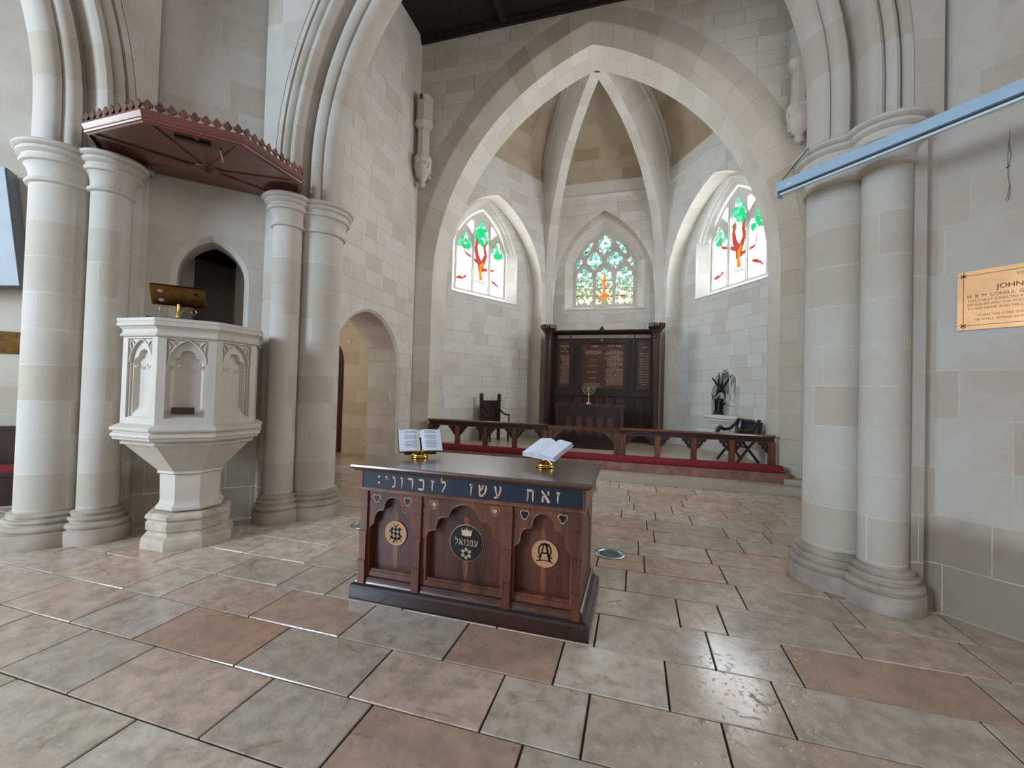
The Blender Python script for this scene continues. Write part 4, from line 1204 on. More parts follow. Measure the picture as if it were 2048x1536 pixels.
    for a, b in zip(rows[:-1], rows[1:]):
        for k in range(4): mb.face([a[k], a[(k+1) % 4], b[(k+1) % 4], b[k]])
    mb.build('plinth', wood('plinth_walnut', '#1c100e', '#3a221c', rough=0.3, scale=5, axis=0, coat=0.3), t)
    # trefoil inlays
    Mt = lambda d: (lambda a, b: Vector((a, yf-d, b)))
    for x, kind, ph in ((-0.690, 0, 0.5), (-0.437, 0, 2.6), (-0.226, 1, 0.5), (0.224, 1, 2.6), (0.431, 0, 0.5), (0.685, 0, 2.6)):
        mb = MB()
        mb.sheet(trefoil(x, 0.742, 0.034, ph), [], Mt(0.002)); 
        mb.cur = 1; mb.sheet(trefoil(x, 0.742, 0.028, ph), [], Mt(0.003))
        if kind: mb.cur = 0; mb.sheet(trefoil(x, 0.742, 0.019, ph), [], Mt(0.004))
        mb.build('trefoil_inlay', [M['inlay_pale'] if not kind else M['inlay'], M['ebony']], t)
    # roundels
    yr = -0.302
    def roundel(cx, cz, r, mat, rim):
        mb = MB(); mb.revolve([(r+0.003, 0), (r+0.003, 0.004), (r, 0.005)], (0, 0), 40, T=Matrix.Translation((cx, yr, cz)) @ Matrix.Rotation(pi/2, 4, 'X'), cap=False)
        mb.cur = 1
        disc(mb, cx, cz, r, lambda a, b: Vector((a, yr-0.005, b)), 48)
        return mb.build('roundel', [rim, mat], t)
    ml = lambda a, b: Vector((a, yr-0.0062, b))
    # monogram of crossed letters
    rd = roundel(-0.555, 0.484, 0.090, M['inlay'], M['walnut'])
    mb = MB(); X = -0.555; Z = 0.484
    for dx in (-0.030, 0.030):
        stroke(mb, [(X+dx, Z+0.040), (X+dx, Z-0.035)], 0.006, ml); disc(mb, X+dx, Z+0.041, 0.007, ml, 10)
        stroke(mb, [(X+dx, Z-0.03), (X+dx-0.02, Z-0.055)], [0.005, 0.002], ml); stroke(mb, [(X+dx, Z-0.03), (X+dx+0.02, Z-0.055)], [0.005, 0.002], ml)
    stroke(mb, [(X, Z+0.045), (X, Z-0.04)], 0.007, ml)
    stroke(mb, [(X, Z+0.045), (X-0.022, Z+0.070)], [0.005, 0.003], ml); stroke(mb, [(X, Z+0.045), (X+0.022, Z+0.070)], [0.005, 0.003], ml)
    disc(mb, X-0.022, Z+0.070, 0.004, ml, 8); disc(mb, X+0.022, Z+0.070, 0.004, ml, 8)
    stroke(mb, [(X, Z-0.04), (X-0.016, Z-0.066), (X-0.028, Z-0.064)], [0.006, 0.004, 0.003], ml); stroke(mb, [(X, Z-0.04), (X+0.016, Z-0.066)], [0.006, 0.002], ml)
    stroke(mb, [(X+0.048, Z+0.038), (X+0.035, Z+0.030), (X-0.030, Z+0.030), (X-0.048, Z+0.016), (X-0.030, Z+0.001), (X+0.032, Z-0.003), (X+0.048, Z-0.018), (X+0.030, Z-0.036), (X-0.030, Z-0.034), (X-0.050, Z-0.022)], 0.0055, ml)
    mb.build('monogram', M['ebony'], rd)
    # alpha and omega
    rd = roundel(0.563, 0.482, 0.090, M['inlay'], M['walnut'])
    mb = MB(); X = 0.563
    stroke(mb, [(X+0.042*cos(a), Z+0.018+0.048*sin(a)) for a in [radians(d) for d in range(-55, 236, 18)]], 0.0045, ml)
    stroke(mb, [(X-0.026, Z-0.022), (X-0.044, Z-0.022), (X-0.050, Z-0.028)], 0.004, ml); stroke(mb, [(X+0.026, Z-0.022), (X+0.044, Z-0.022), (X+0.050, Z-0.028)], 0.004, ml)
    stroke(mb, [(X-0.008, Z+0.060), (X-0.034, Z-0.045)], 0.0045, ml); stroke(mb, [(X+0.008, Z+0.060), (X+0.034, Z-0.045)], 0.0075, ml)
    stroke(mb, [(X-0.022, Z+0.004), (X+0.022, Z+0.004)], 0.005, ml); stroke(mb, [(X-0.012, Z+0.060), (X+0.012, Z+0.060)], 0.004, ml)
    stroke(mb, [(X-0.056, Z-0.054), (X-0.030, Z-0.046), (X, Z-0.044), (X+0.030, Z-0.046), (X+0.056, Z-0.056)], [0.003, 0.004, 0.0025, 0.004, 0.003], ml)
    stroke(mb, [(X-0.03, Z+0.066), (X-0.018, Z+0.056)], 0.003, ml); stroke(mb, [(X+0.03, Z+0.066), (X+0.018, Z+0.056)], 0.003, ml)
    mb.build('monogram', M['ebony'], rd)
    # name, crown and star
    rd = roundel(0.005, 0.484, 0.124, M['ebony'], M['inlay_pale'])
    mb = MB(); X = 0.005
    w = heb_width('עמנואל', 0.043, 0.10)
    hebrew(mb, 'עמנואל', X+w/2-0.003, Z-0.018, 0.043, ml, 0.10, 1.0)
    cz = Z+0.052
    mb.sheet([(X-0.034, cz), (X, cz-0.006), (X+0.034, cz), (X+0.042, cz+0.052), (X+0.033, cz+0.036), (X+0.022, cz+0.034), (X+0.018, cz+0.046), (X+0.012, cz+0.034), (X+0.006, cz+0.036), (X, cz+0.060),
              (X-0.006, cz+0.036), (X-0.012, cz+0.034), (X-0.018, cz+0.046), (X-0.022, cz+0.034), (X-0.033, cz+0.036), (X-0.042, cz+0.052)], [], ml)
    zs = Z-0.072
    for sgn in (1, -1):
        tri = [(X+0.040*sin(a), zs+sgn*0.040*cos(a)) for a in (0, 2*pi/3, 4*pi/3, 2*pi)]
        stroke(mb, tri, 0.0042, ml)
    mb.build('roundel_lettering', M['inlay_pale'], rd)
    return t
communion_table()

# ================================================================== books on brass stands
def brass_stand(label, x, y, yaw, tilt, pw, zr):
    t = thing('book_stand', label, 'book stand', (x, y, 0.988), yaw)
    mb = MB(); mb.revolve([(0.0, 0.0), (0.068, 0.0), (0.072, 0.006), (0.070, 0.012), (0.062, 0.015), (0.064, 0.022), (0.058, 0.032), (0.044, 0.038), (0.040, 0.044), (0.028, 0.050), (0.024, 0.056), (0.027, 0.062), (0.020, zr-0.008), (0, zr-0.008)], (0, 0), 36)
    mb.build('base', M['brass'], t)
    mb = MB()
    T = Matrix.Translation((0, -0.01, zr+0.01)) @ Matrix.Rotation(tilt, 4, 'X')
    mb.box(-pw, pw, -0.034, 0.12, -0.010, -0.006, T)
    mb.box(-pw, pw, -0.040, -0.035, -0.010, 0.006, T)
    mb.build('rest', M['brass'], t)
    return t, T
def open_book(label, x, y, yaw, tilt, w, h, th, cover, z=0.988, text=True, yo=-0.03, zr=0.07):
    b = thing('open_book', label, 'book', (x, y, z), yaw)
    T = Matrix.Translation((0, -0.01, zr+0.016)) @ Matrix.Rotation(tilt, 4, 'X') @ Matrix.Translation((0, yo, 0))
    mb = MB()
    mb.box(-w-0.006, 0, -0.004, h+0.004, 0.0, 0.004, T); mb.box(0, w+0.006, -0.004, h+0.004, 0.0, 0.004, T)
    mb.build('cover', cover, b)
    n = 12
    def prof(u):   # u 0..1 from the spine outward
        return th*(0.30+0.95*sin(min(1, u*2.6)*pi/2)*(1-0.62*u))
    for sx in (-1, 1):
        mb = MB()
        top = [[T @ Vector((sx*w*j/n, h*i, 0.004+prof(j/n))) for j in range(n+1)] for i in (0, 1)]
        mb.grid(top, None, True)
        mb.cur = 1
        for i in (0, 1):
            row = top[i]; lo = [T @ Vector((sx*w*j/n, h*i, 0.004)) for j in range(n+1)]
            for j in range(n): mb.face([lo[j], lo[j+1], row[j+1], row[j]])
        mb.face([T @ Vector((sx*w, 0, 0.004)), T @ Vector((sx*w, h, 0.004)), top[1][n], top[0][n]])
        mb.cur = 0
        pg = mb.build('pages', [M['paper'], M['paper_edge']], b)
        if text:
            rnd = random.Random(int(x*100)+sx)
            mb = MB()
            for k in range(12):
                yy = h*(0.90-0.068*k)
                if k in (2, 6): continue
                u = 0.20
                while u < 0.72:
                    l = rnd.uniform(0.03, 0.10)
                    q = [(u, yy), (min(0.76, u+l), yy), (min(0.76, u+l), yy+h*0.022), (u, yy+h*0.022)]
                    mb.face([T @ Vector((sx*w*a, c, 0.0046+prof(a))) for a, c in q])
                    u += l+0.015
            mb.build('printed_text', M['ink'], pg)
    return b
M['cover_dark'] = plain('dark_book_cover', '#20242e', 0.5)
M['cover_white'] = plain('white_book_cover', '#cfcdd6', 0.6)
brass_stand('round-based brass stand under the open book with two columns of print', -0.655, 3.17, radians(38), radians(52), 0.13, 0.055)
open_book('open book with dark covers and two printed columns on a brass stand', -0.665, 3.20, radians(38), radians(52), 0.175, 0.205, 0.022, M['cover_dark'], zr=0.055, yo=-0.035)
brass_stand('round-based brass stand under the thick sideways book near the table corner', 0.395, 3.17, radians(-33), radians(26), 0.115, 0.088)
open_book('thick open book with blank pale pages and white covers, turned sideways', 0.395, 3.20, radians(-33), radians(26), 0.165, 0.225, 0.036, M['cover_white'], text=False, yo=-0.08, zr=0.088)

# ================================================================== recessed floor lights
def floor_light(label, x, y):
    t = thing('floor_uplight', label, 'light', (x, y, 0), 0, None)
    mb = MB(); mb.revolve([(0.145, -0.004), (0.145, 0.003), (0.142, 0.006), (0.105, 0.006), (0.100, 0.0)], (0, 0), 40, cap=False); mb.build('steel_ring', M['steel'], t)
    mb = MB(); mb.revolve([(0.100, 0.001), (0.0, 0.001)], (0, 0), 40, cap=False); mb.build('glass', plain('uplight_glass', '#5c7076', 0.08, var=0.3, scale=9), t)
    mb = MB(); mb.revolve([(0.150, 0.0012), (0.144, 0.0012)], (0, 0), 40, cap=False); mb.build('joint', M['cable'], t)
floor_light('round steel floor uplight set in open paving between the table and clustered columns', 0.838, 4.287)
floor_light('round steel floor uplight half hidden behind the corner of the communion table', -1.86, 4.19)

# ================================================================== pulpit
PC = (-3.19, 3.21)
def pulpit():
    t = thing('pulpit', 'pale octagonal stone pulpit with traceried panels on a stem under the wooden canopy', 'pulpit', (PC[0], PC[1], 0), -pi/4)
    # local +x faces the crossing
    def octp(prof, nm, mat=M['pulpit']):
        mb = MB(); k = 1/cos(pi/8)
        mb.revolve([(r*k, z) for r, z in prof], (0, 0), 8, sm=False, a0=pi/8, a1=2*pi+pi/8)
        return mb.build(nm, mat, t)
    octp([(0.44, 1.98), (0.515, 1.98), (0.52, 1.945), (0.535, 1.95), (0.54, 1.962), (0.53, 1.975), (0.522, 1.985), (0.525, 2.01), (0.545, 2.035), (0.56, 2.04), (0.562, 2.065), (0.555, 2.072), (0.562, 2.085), (0.562, 2.105), (0.555, 2.11), (0.36, 2.11), (0.36, 1.98)], 'cornice')
    octp([(0.515, 1.17), (0.545, 1.158), (0.575, 1.14), (0.582, 1.128), (0.578, 1.112), (0.560, 1.108), (0.556, 1.10), (0.555, 1.092), (0.572, 1.085), (0.575, 1.06), (0.562, 1.05), (0.556, 1.03), (0.52, 1.02), (0.50, 1.005), (0.512, 0.995), (0.506, 0.982), (0.48, 0.975)], 'base_moulding')
    octp([(0.48, 0.975), (0.255, 0.715), (0.25, 0.71)], 'corbel')
    octp([(0.25, 0.71), (0.255, 0.705), (0.258, 0.69), (0.245, 0.68), (0.236, 0.675), (0.230, 0.43), (0.238, 0.40), (0.258, 0.375), (0.262, 0.35), (0.248, 0.335)], 'stem')
    octp([(0.24, 0.325), (0.30, 0.32), (0.325, 0.30), (0.328, 0.275), (0.312, 0.26), (0.31, 0.245), (0.322, 0.235), (0.322, 0.17), (0.305, 0.15), (0.312, 0.12), (0.345, 0.10), (0.352, 0.06), (0.352, 0.0)], 'plinth', plain('stained_pulpit_plinth', '#b8aa97', 0.7, var=0.22, scale=7, bump=0.2))
    # panelled body, one slab per side
    a = 0.515; hs = a*math.tan(pi/8)
    for k in range(8):
        T = Matrix.Rotation(k*pi/4, 4, 'Z')
        F = lambda u, d, z: T @ Vector((a-d, u, z))
        mb = MB()
        outer = [(-hs, 1.17), (hs, 1.17), (hs, 1.985), (-hs, 1.985)]
        if k in (0, 1, 2, 6, 7):
            pa = 0.135
            ap = arc_path(pa, 0.22, 1.72, 0, 8, 1.235)
            out2 = [(-0.15, 1.225), (0.15, 1.225), (0.15, 1.93), (-0.15, 1.93)]
            mb.sheet(outer, [out2], lambda p, q: F(p, 0, q))
            mb.strip([F(p, 0, q) for p, q in out2], [F(p, 0.018, q) for p, q in out2], closed=True)
            mb.sheet(out2, [ap], lambda p, q: F(p, 0.018, q))
            cus2 = env([(0, 1.775, 0.062), (0.07, 1.715, 0.05), (-0.07, 1.715, 0.05)], 0.118, 1.25, 24)
            mb.strip([F(p, 0.018, q) for p, q in ap], [F(p, 0.034, q) for p, q in ap], closed=True)
            mb.sheet(ap, [cus2], lambda p, q: F(p, 0.034, q))
            mb.strip([F(p, 0.034, q) for p, q in cus2], [F(p*0.82, 0.075, q if q > 1.26 else 1.32) for p, q in cus2], closed=True)
            mb.sheet([(p*0.82, q if q > 1.26 else 1.32) for p, q in cus2], [], lambda p, q: F(p, 0.075, q))
            pl = mb.build('panel', M['pulpit'], t)
            mb = MB()
            hd = arc_path(pa+0.004, 0.224, 1.72, 0, 10)
            mb.tube([F(p, 0.012, q) for p, q in hd], 0.007, 5)
            for s_ in (-1, 1):
                mb.tube([F(s_*0.145, 0.012, 1.925), F(s_*0.10, 0.010, 1.895), F(s_*0.085, 0.012, 1.87)], [0.004, 0.010, 0.004], 5)
                mb.tube([F(s_*0.145, 0.012, 1.92), F(s_*0.125, 0.010, 1.86), F(s_*0.128, 0.012, 1.82)], [0.004, 0.009, 0.004], 5)
                mb.tube([F(s_*0.118, 0.03, 1.70), F(s_*0.075, 0.03, 1.67), F(s_*0.055, 0.03, 1.70)], [0.006, 0.006, 0.009], 5)
            mb.build('tracery', M['pulpit'], pl)
        else:
            mb.sheet(outer, [], lambda p, q: F(p, 0, q)); mb.build('panel', M['pulpit'], t)
    mb = MB(); mb.box(a-0.02, a+0.004, -0.10, 0.065, 1.265, 1.325)
    mb.build('name_plate', plain('dark_bronze_plate', '#3b2622', 0.4, metal=0.4), t)
    return t
pulpit()
# desk mat, brass lectern, blue object on the pulpit ledge; local frame: x along the wall, y towards the wall
AW = pi/4
def PL(u, v, z=0.0):   # along wall, towards the wall from the pulpit centre
    return Vector((PC[0]+(u-v)*0.70711, PC[1]+(u+v)*0.70711, z))
p = PL(-0.10, -0.40)
lec = thing('brass_lectern', 'small brass bookrest with pierced flower holes and scroll brackets on the pulpit ledge', 'lectern', (p.x, p.y, 2.11), AW)
mb = MB(); mb.revolve([(0.03, 0.0), (0.03, 0.006), (0.012, 0.014), (0.010, 0.05), (0.013, 0.055), (0.010, 0.06), (0.009, 0.15)], (0, 0), 20); mb.build('stem', M['brass'], lec)
mb = MB()
T = Matrix.Translation((0, 0.0, 0.215)) @ Matrix.Rotation(radians(-52), 4, 'X')
quat = lambda cx, cz: foil(cx, cz, 0.026, 0.022, 8, 0.0, 0.35, 32)
hl = [quat(-0.13, 0.045), quat(-0.13, -0.045), quat(0.13, 0.045), quat(0.13, -0.045)]
o4 = [(-0.20, -0.095), (0.20, -0.095), (0.20, 0.095), (-0.20, 0.095)]
mb.plate(o4, hl, lambda a, b: T @ Vector((a, b, 0.003)), lambda a, b: T @ Vector((a, b, -0.003)))
mb.box(-0.20, 0.20, -0.10, -0.094, -0.003, 0.03, T)
mb.build('book_rest', M['old_brass'], lec)
for s_ in (-1, 1):
    mb = MB()
    pts = [Vector((s_*0.012, 0, 0.02)), Vector((s_*0.025, 0, 0.08)), Vector((s_*0.055, 0, 0.115)), Vector((s_*0.09, 0, 0.125)), Vector((s_*0.122, 0, 0.115)), Vector((s_*0.138, 0, 0.09)), Vector((s_*0.125, 0, 0.07)), Vector((s_*0.102, 0, 0.072)), Vector((s_*0.098, 0, 0.09)), Vector((s_*0.11, 0, 0.095))]
    mb.tube(pts, 0.0035, 6); mb.build('scroll_bracket', M['brass'], lec)
p = PL(-0.05, -0.37)
mb = MB()
T = Matrix.Rotation(AW, 4, 'Z')
mb.box(-0.26, 0.10, -0.10, 0.12, 0.0, 0.012, T)
o = mb.build('desk_mat', plain('black_mat', '#15161b', 0.6), None); o.location = (p.x, p.y, 2.112); tag(o, 'thin black mat lying flat under the brass lectern on the pulpit', 'mat')
p = PL(0.14, -0.40)
mb = MB(); mb.revolve([(0.0, 0.0), (0.045, 0.0), (0.05, 0.01), (0.03, 0.022), (0, 0.026)], (0, 0), 14, T=Matrix.Rotation(AW, 4, 'Z') @ Matrix.Diagonal((1.7, 0.7, 1, 1)))
o = mb.build('cloth', plain('shiny_blue_cloth', '#16264a', 0.15, var=0.4, scale=25), None); o.location = (p.x, p.y, 2.112); tag(o, 'crumpled shiny dark blue cloth on the pulpit ledge beside the lectern stem', 'cloth')

# ================================================================== sounding board above the pulpit
def canopy():
    t = thing('pulpit_canopy', 'dark mahogany sounding board with pierced crest hung above the pulpit', 'canopy', (0.02-3.6, 3.6, 3.735), AW)
    # local x along the wall, y towards the wall (wall at y=0), front at y=-1.19
    pts = [(-0.87, -0.01), (-0.87, -0.66), (-0.36, -1.19), (0.36, -1.19), (0.87, -0.66), (0.87, -0.01)]
    def off(o_):
        r = []
        n = len(pts)
        for i, (x, y) in enumerate(pts):
            if i in (0, n-1): r.append((x+(o_ if x > 0 else -o_), y)); continue
            l = hypot(x, y+0.45); r.append((x*(1+o_/l*1.02), (y+0.45)*(1+o_/l*1.02)-0.45))
        return r
    prof = [(-0.03, 0.0), (-0.02, 0.0), (-0.012, 0.012), (0.0, 0.016), (0.004, 0.03), (-0.004, 0.036), (0.002, 0.044), (0.014, 0.07), (0.02, 0.085), (0.02, 0.10), (-0.02, 0.10)]
    mb = MB()
    rows = [[Vector((x, y, z)) for x, y in off(o_)] for o_, z in prof]
    for a, b in zip(rows[:-1], rows[1:]):
        for k in range(len(pts)-1): mb.face([a[k], a[k+1], b[k+1], b[k]])
    mb.build('cornice', M['canopy'], t)
    mb = MB()
    mb.face([Vector((x, y, 0.085)) for x, y in off(-0.02)])
    zc = 0.035
    mb.face([Vector((x, y, zc)) for x, y in off(-0.02)][::-1])
    mb.build('ceiling_board', M['canopy'], t)
    mb = MB()
    c = Vector((0.0, -0.42, zc-0.012))
    for x, y in pts[1:-1]+[(0, -1.19), (-0.87, -0.05), (0.87, -0.05)]:
        q = Vector((x*0.97, y*0.97, zc-0.012)); d = (q-c).normalized(); n_ = Vector((-d.y, d.x, 0))*0.018
        mb.face([c-n_, c+n_, q+n_, q-n_]); mb.face([c-n_, q-n_, q-n_+Vector((0, 0, .012)), c-n_+Vector((0, 0, .012))]); mb.face([c+n_, q+n_, q+n_+Vector((0, 0, .012)), c+n_+Vector((0, 0, .012))])
    mb.revolve([(0.0, zc-0.05), (0.05, zc-0.045), (0.09, zc-0.02), (0.12, zc-0.012), (0.12, zc)], (0, -0.42), 16)
    mb.build('ceiling_ribs', M['canopy'], t)
    mb = MB(); mb.box(-0.17, 0.10, -1.03, -0.98, zc-0.02, zc); mb.build('lamp_slot', M['ebony'], t)
    mb = MB(); mb.box(0.16, 0.175, -0.95, -0.72, zc-0.022, zc-0.008); mb.build('pale_batten', plain('pale_batten_wood', '#c99f8c', 0.4), t)
    # pierced crest on every side
    pf = off(0.005)
    mod = 0.078
    for k in range(5):
        a = Vector((*pf[k], 0)); b = Vector((*pf[k+1], 0)); L = (b-a).length; n = max(1, round(L/mod)); m_ = L/n
        d = (b-a)/L
        for i in range(n):
            x0 = m_*(i+0.5)
            q = [(-0.022, 0), (0.022, 0), (0.012, 0.018), (0.034, 0.034), (0.038, 0.052), (0.026, 0.058), (0.018, 0.056), (0.020, 0.072), (0.010, 0.078), (0.0, 0.094), (-0.010, 0.078), (-0.020, 0.072), (-0.018, 0.056), (-0.026, 0.058), (-0.038, 0.052), (-0.034, 0.034), (-0.012, 0.018)]
            mb = MB()
            nn = Vector((-d.y, d.x, 0))*0.008
            G = lambda s_: (lambda p_, q_: a+d*(x0+p_)+Vector((0, 0, 0.10+q_))+nn*s_)
            mb.plate(q, [], G(-1), G(1))
            mb.build('crest_leaf', M['walnut_mid'], t)
    return t
canopy()

# ================================================================== plaques
def text_mesh(body, size, mat, parent, T, align='LEFT', ext=0.0):
    cu = bpy.data.curves.new('lettering', 'FONT'); cu.body = body; cu.size = size; cu.align_x = align; cu.extrude = ext
    ob = bpy.data.objects.new('tmp', cu); C.objects.link(ob)
    me = bpy.data.meshes.new_from_object(ob.evaluated_get(bpy.context.evaluated_depsgraph_get()))
    bpy.data.objects.remove(ob); bpy.data.curves.remove(cu)
    me.materials.clear(); me.materials.append(mat)
    me.transform(T)
    o = bpy.data.objects.new('lettering', me); C.objects.link(o); o.parent = parent
    return o
# copper memorial on the south-east slanting wall. local x along wall (towards the south-west), y out of the wall
def copper_plaque():
    t = thing('memorial_plaque', 'copper memorial plaque with engraved border on the wall below the looped cord', 'plaque', (3.298, 3.894, 2.30), -pi/4)
    W_, H_ = 0.86, 0.212
    mb = MB(); mb.box(0.0, W_, -0.008, 0.0, -H_, H_); pl = mb.build('plate', M['copper'], t)
    mb = MB()
    e = 0.032
    y = -0.0088
    f = lambda a, b: Vector((a, y, b))
    for s_ in (-1, 1):
        stroke(mb, [(0, s_*(H_-e)), (W_, s_*(H_-e))], 0.0016, f)
    for x in (e, W_-e): stroke(mb, [(x, -H_), (x, H_)], 0.0016, f)
    for x in (e, W_-e):
        for z in (-(H_-e), H_-e):
            stroke(mb, [(x-0.014, z-0.012), (x+0.014, z+0.012)], 0.003, f); stroke(mb, [(x-0.014, z+0.012), (x+0.014, z-0.012)], 0.003, f)
    ink = plain('engraved_lines', '#3a2112', 0.6)
    mb.build('border', ink, pl)
    R = Matrix.Rotation(pi/2, 4, 'X')
    eng = plain('engraved_letters', '#7d4a28', 0.5)
    for s_, sz_, x, z, al, mt in (('TO THE GLORY OF GOD', 0.026, W_/2, 0.140, 'CENTER', eng), ('AND IN MEMORY OF', 0.024, W_/2, 0.108, 'CENTER', eng), ('JOHN', 0.048, 0.195, 0.062, 'LEFT', ink),
                              ('H  B  M  CONSUL  GENERAL  IN  JERUSALEM', 0.030, 0.052, 0.018, 'LEFT', ink), ('THIS TABLET IS ERECTED BY FRIENDS IN', 0.022, 0.052, -0.012, 'LEFT', eng),
                              ('JERUSALEM AND THE HOLY LAND AS A WITNESS', 0.022, 0.052, -0.040, 'LEFT', eng), ('TO HIS NAME AND HIS LABOURS', 0.024, 0.052, -0.070, 'LEFT', eng),
                              ('WHEN THE LORD SHALL BUILD UP ZION', 0.022, 0.10, -0.118, 'LEFT', eng), ('HE SHALL APPEAR IN HIS GLORY', 0.022, 0.09, -0.148, 'LEFT', eng)):
        text_mesh(s_, sz_, mt, pl, Matrix.Translation((x, y, z)) @ R, al)
copper_plaque()
t = thing('brass_tablet', 'aged brass tablet on the wall above the pew, cut off by the big column', 'plaque', (-6.995, 3.495, 2.015), pi/4)
mb = MB(); mb.box(-0.9, 0.42, -0.016, -0.002, -0.15, 0.14); pl = mb.build('plate', M['old_brass'], t)
for i in range(4): text_mesh('IN LOVING MEMORY OF A FAITHFUL SERVANT', 0.03, plain('tablet_letters', '#3a2814', 0.5), pl, Matrix.Translation((-0.6, -0.0168, 0.06-0.05*i)) @ Matrix.Rotation(pi/2, 4, 'X'))

# tilted grey panel on the north transept wall
t = thing('wall_panel', 'tall pale grey metal box fixed at a slant above the aged brass tablet', 'panel', (-6.80, 3.67, 2.74), pi/4)
T = Matrix.Rotation(radians(9), 4, 'Y') @ Matrix.Identity(4)
mb = MB(); mb.box(-0.75, 0.0, -0.26, -0.01, 0.0, 1.5, Matrix.Rotation(radians(-7), 4, 'Y')); mb.build('housing', M['grey_shaded'], t)
mb = MB(); mb.box(-0.75, -0.02, -0.28, -0.261, 0.0, 1.5, Matrix.Rotation(radians(-7), 4, 'Y')); mb.build('front_panel', M['grey_lit'], t)

# pew below it
t = thing('pew', 'dark oak pew with a red seat cushion below the aged brass tablet', 'pew', (-6.80, 3.34, 0), pi/4)
mb = MB(); mb.box(-2.2, 0.46, -0.10, -0.02, 0.0, 0.88); mb.box(-2.2, 0.46, -0.12, 0.0, 0.88, 0.93); mb.build('back', M['oak_dark'], t)
mb = MB(); mb.box(-2.2, 0.46, -0.52, -0.10, 0.36, 0.40); mb.build('seat', M['oak_dark'], t)
mb = MB(); mb.box(-2.2, 0.44, -0.50, -0.11, 0.40, 0.45); mb.build('cushion', M['red'], t)
mb = MB(); mb.box(-2.2, 0.46, -0.48, -0.44, 0.0, 0.36); mb.build('front_board', M['oak_dark'], t)

# ================================================================== light batten across the south pier
def batten():
    a = Vector((2.20, 4.145, 3.345)); b = Vector((4.4, 1.945, 3.41))
    t = thing('light_batten', 'long pale blue light batten with unlit tube crossing two column capitals', 'light fitting', tuple(a), 0)
    d = (b-a); L = d.length; d.normalize(); n = Vector((0.70711, 0.70711, 0)); up = d.cross(n)
    if up.z < 0: up = -up
    def bar(u0, u1, n0, n1, z0, z1):
        mb = MB()
        P = [d*u+n*v+up*w for u, v, w in ((u0,n0,z0),(u1,n0,z0),(u1,n1,z0),(u0,n1,z0),(u0,n0,z1),(u1,n0,z1),(u1,n1,z1),(u0,n1,z1))]
        for q in ((0,3,2,1),(4,5,6,7),(0,1,5,4),(1,2,6,5),(2,3,7,6),(3,0,4,7)): mb.face([P[k] for k in q])
        return mb
    bar(0, L, -0.03, 0.05, 0.0, 0.078).build('channel', M['blue_metal'], t)
    bar(0.0, L, 0.0, 0.05, -0.012, 0.0).build('shadow_gap', M['cable'], t)
    mb = MB(); mb.tube([d*0.01+n*(-0.005)-up*0.024, d*(L-0.01)+n*(-0.005)-up*0.024], 0.011, 10); mb.build('tube', M['tube'], t)
    bar(-0.012, 0.0, -0.03, 0.05, -0.045, 0.080).build('end_cap', M['blue_metal'], t)
    bar(0.085, 0.115, -0.033, -0.029, 0.022, 0.036).build('latch', M['white_pl'], t)
    for u in (2.6,):
        bar(u, u+0.04, 0.05, 0.56, 0.0, 0.03).build('bracket', M['blue_metal'], t)
batten()
mb = MB(); mb.tube([(2.21, 4.11, 3.43), (2.28, 4.1, 3.52), (2.35, 4.12, 3.62), (2.42, 4.16, 3.71)], 0.004, 6)
tag(mb.build('power_cable', M['cable']), 'thin dark cable rising from the end of the light batten to the column capital', 'cable')
w = 0.70711
Wc = lambda u, z, dn=0.012: Vector((3.60+(u-dn)*w, 3.60-(u+dn)*w, z))
mb = MB(); u0 = -0.175
mb.tube([Wc(u0+0.004, 3.44), Wc(u0, 3.36), Wc(u0-0.006, 3.27), Wc(u0-0.004, 3.18), Wc(u0-0.002, 3.12), Wc(u0+0.004, 3.06), Wc(u0-0.004, 3.0), Wc(u0-0.014, 2.97), Wc(u0-0.010, 2.955), Wc(u0, 2.965), Wc(u0+0.006, 3.03), Wc(u0+0.003, 3.08)], 0.0012, 6)
mb.tube([Wc(u0, 3.36), Wc(u0+0.010, 3.27), Wc(u0, 3.20)], 0.0012, 6); mb.tube([Wc(u0-0.012, 3.19), Wc(u0+0.002, 3.20)], 0.003, 6)
tag(mb.build('looped_cord', M['cable']), 'thin knotted cord hanging loose on the wall above the copper plaque', 'cord')

# ================================================================== vestry fittings
def vestry_door():
    t = bpy.data.objects.new('door_1', None); C.objects.link(t); t.location = (-6.18, 8.59, 0); t['kind'] = 'structure'
    a = 0.50
    o5 = arc_path(a, 0.9, 2.05, 0.0, 10, 0.0)
    mb = MB(); mb.plate(o5, [], lambda p, q: Vector((p, -0.04, q)), lambda p, q: Vector((p, 0.0, q))); leaf = mb.build('door_leaf', M['door_wood'], t)
    mb = MB()
    for x0, x1 in ((-0.40, -0.04), (0.04, 0.40)):
        for z0, z1 in ((0.18, 0.85), (1.0, 1.95)):
            for r in ((x0, x1, z0, z0+0.03), (x0, x1, z1-0.03, z1), (x0, x0+0.03, z0, z1), (x1-0.03, x1, z0, z1)):
                mb.box(r[0], r[1], -0.055, -0.04, r[2], r[3])
    mb.box(-0.48, 0.48, -0.06, -0.04, 2.03, 2.12)
    mb.build('door_moulding', M['door_wood'], leaf)
    mb = MB(); mb.revolve([(0.0, 0), (0.02, 0.0), (0.008, 0.01), (0.008, 0.03), (0.022, 0.04), (0.018, 0.055), (0, 0.06)], (0, 0), 14, T=Matrix.Translation((0.42, -0.04, 0.95)) @ Matrix.Rotation(pi/2, 4, 'X')); mb.build('knob', M['brass'], leaf)
    mb = MB(); mb.tube([Vector((p, -0.03, q)) for p, q in arc_path(a+0.02, 0.92, 2.05, 0.0, 10, 0.0)], 0.03, 6); mb.build('door_frame', M['oak_dark'], t)
vestry_door()
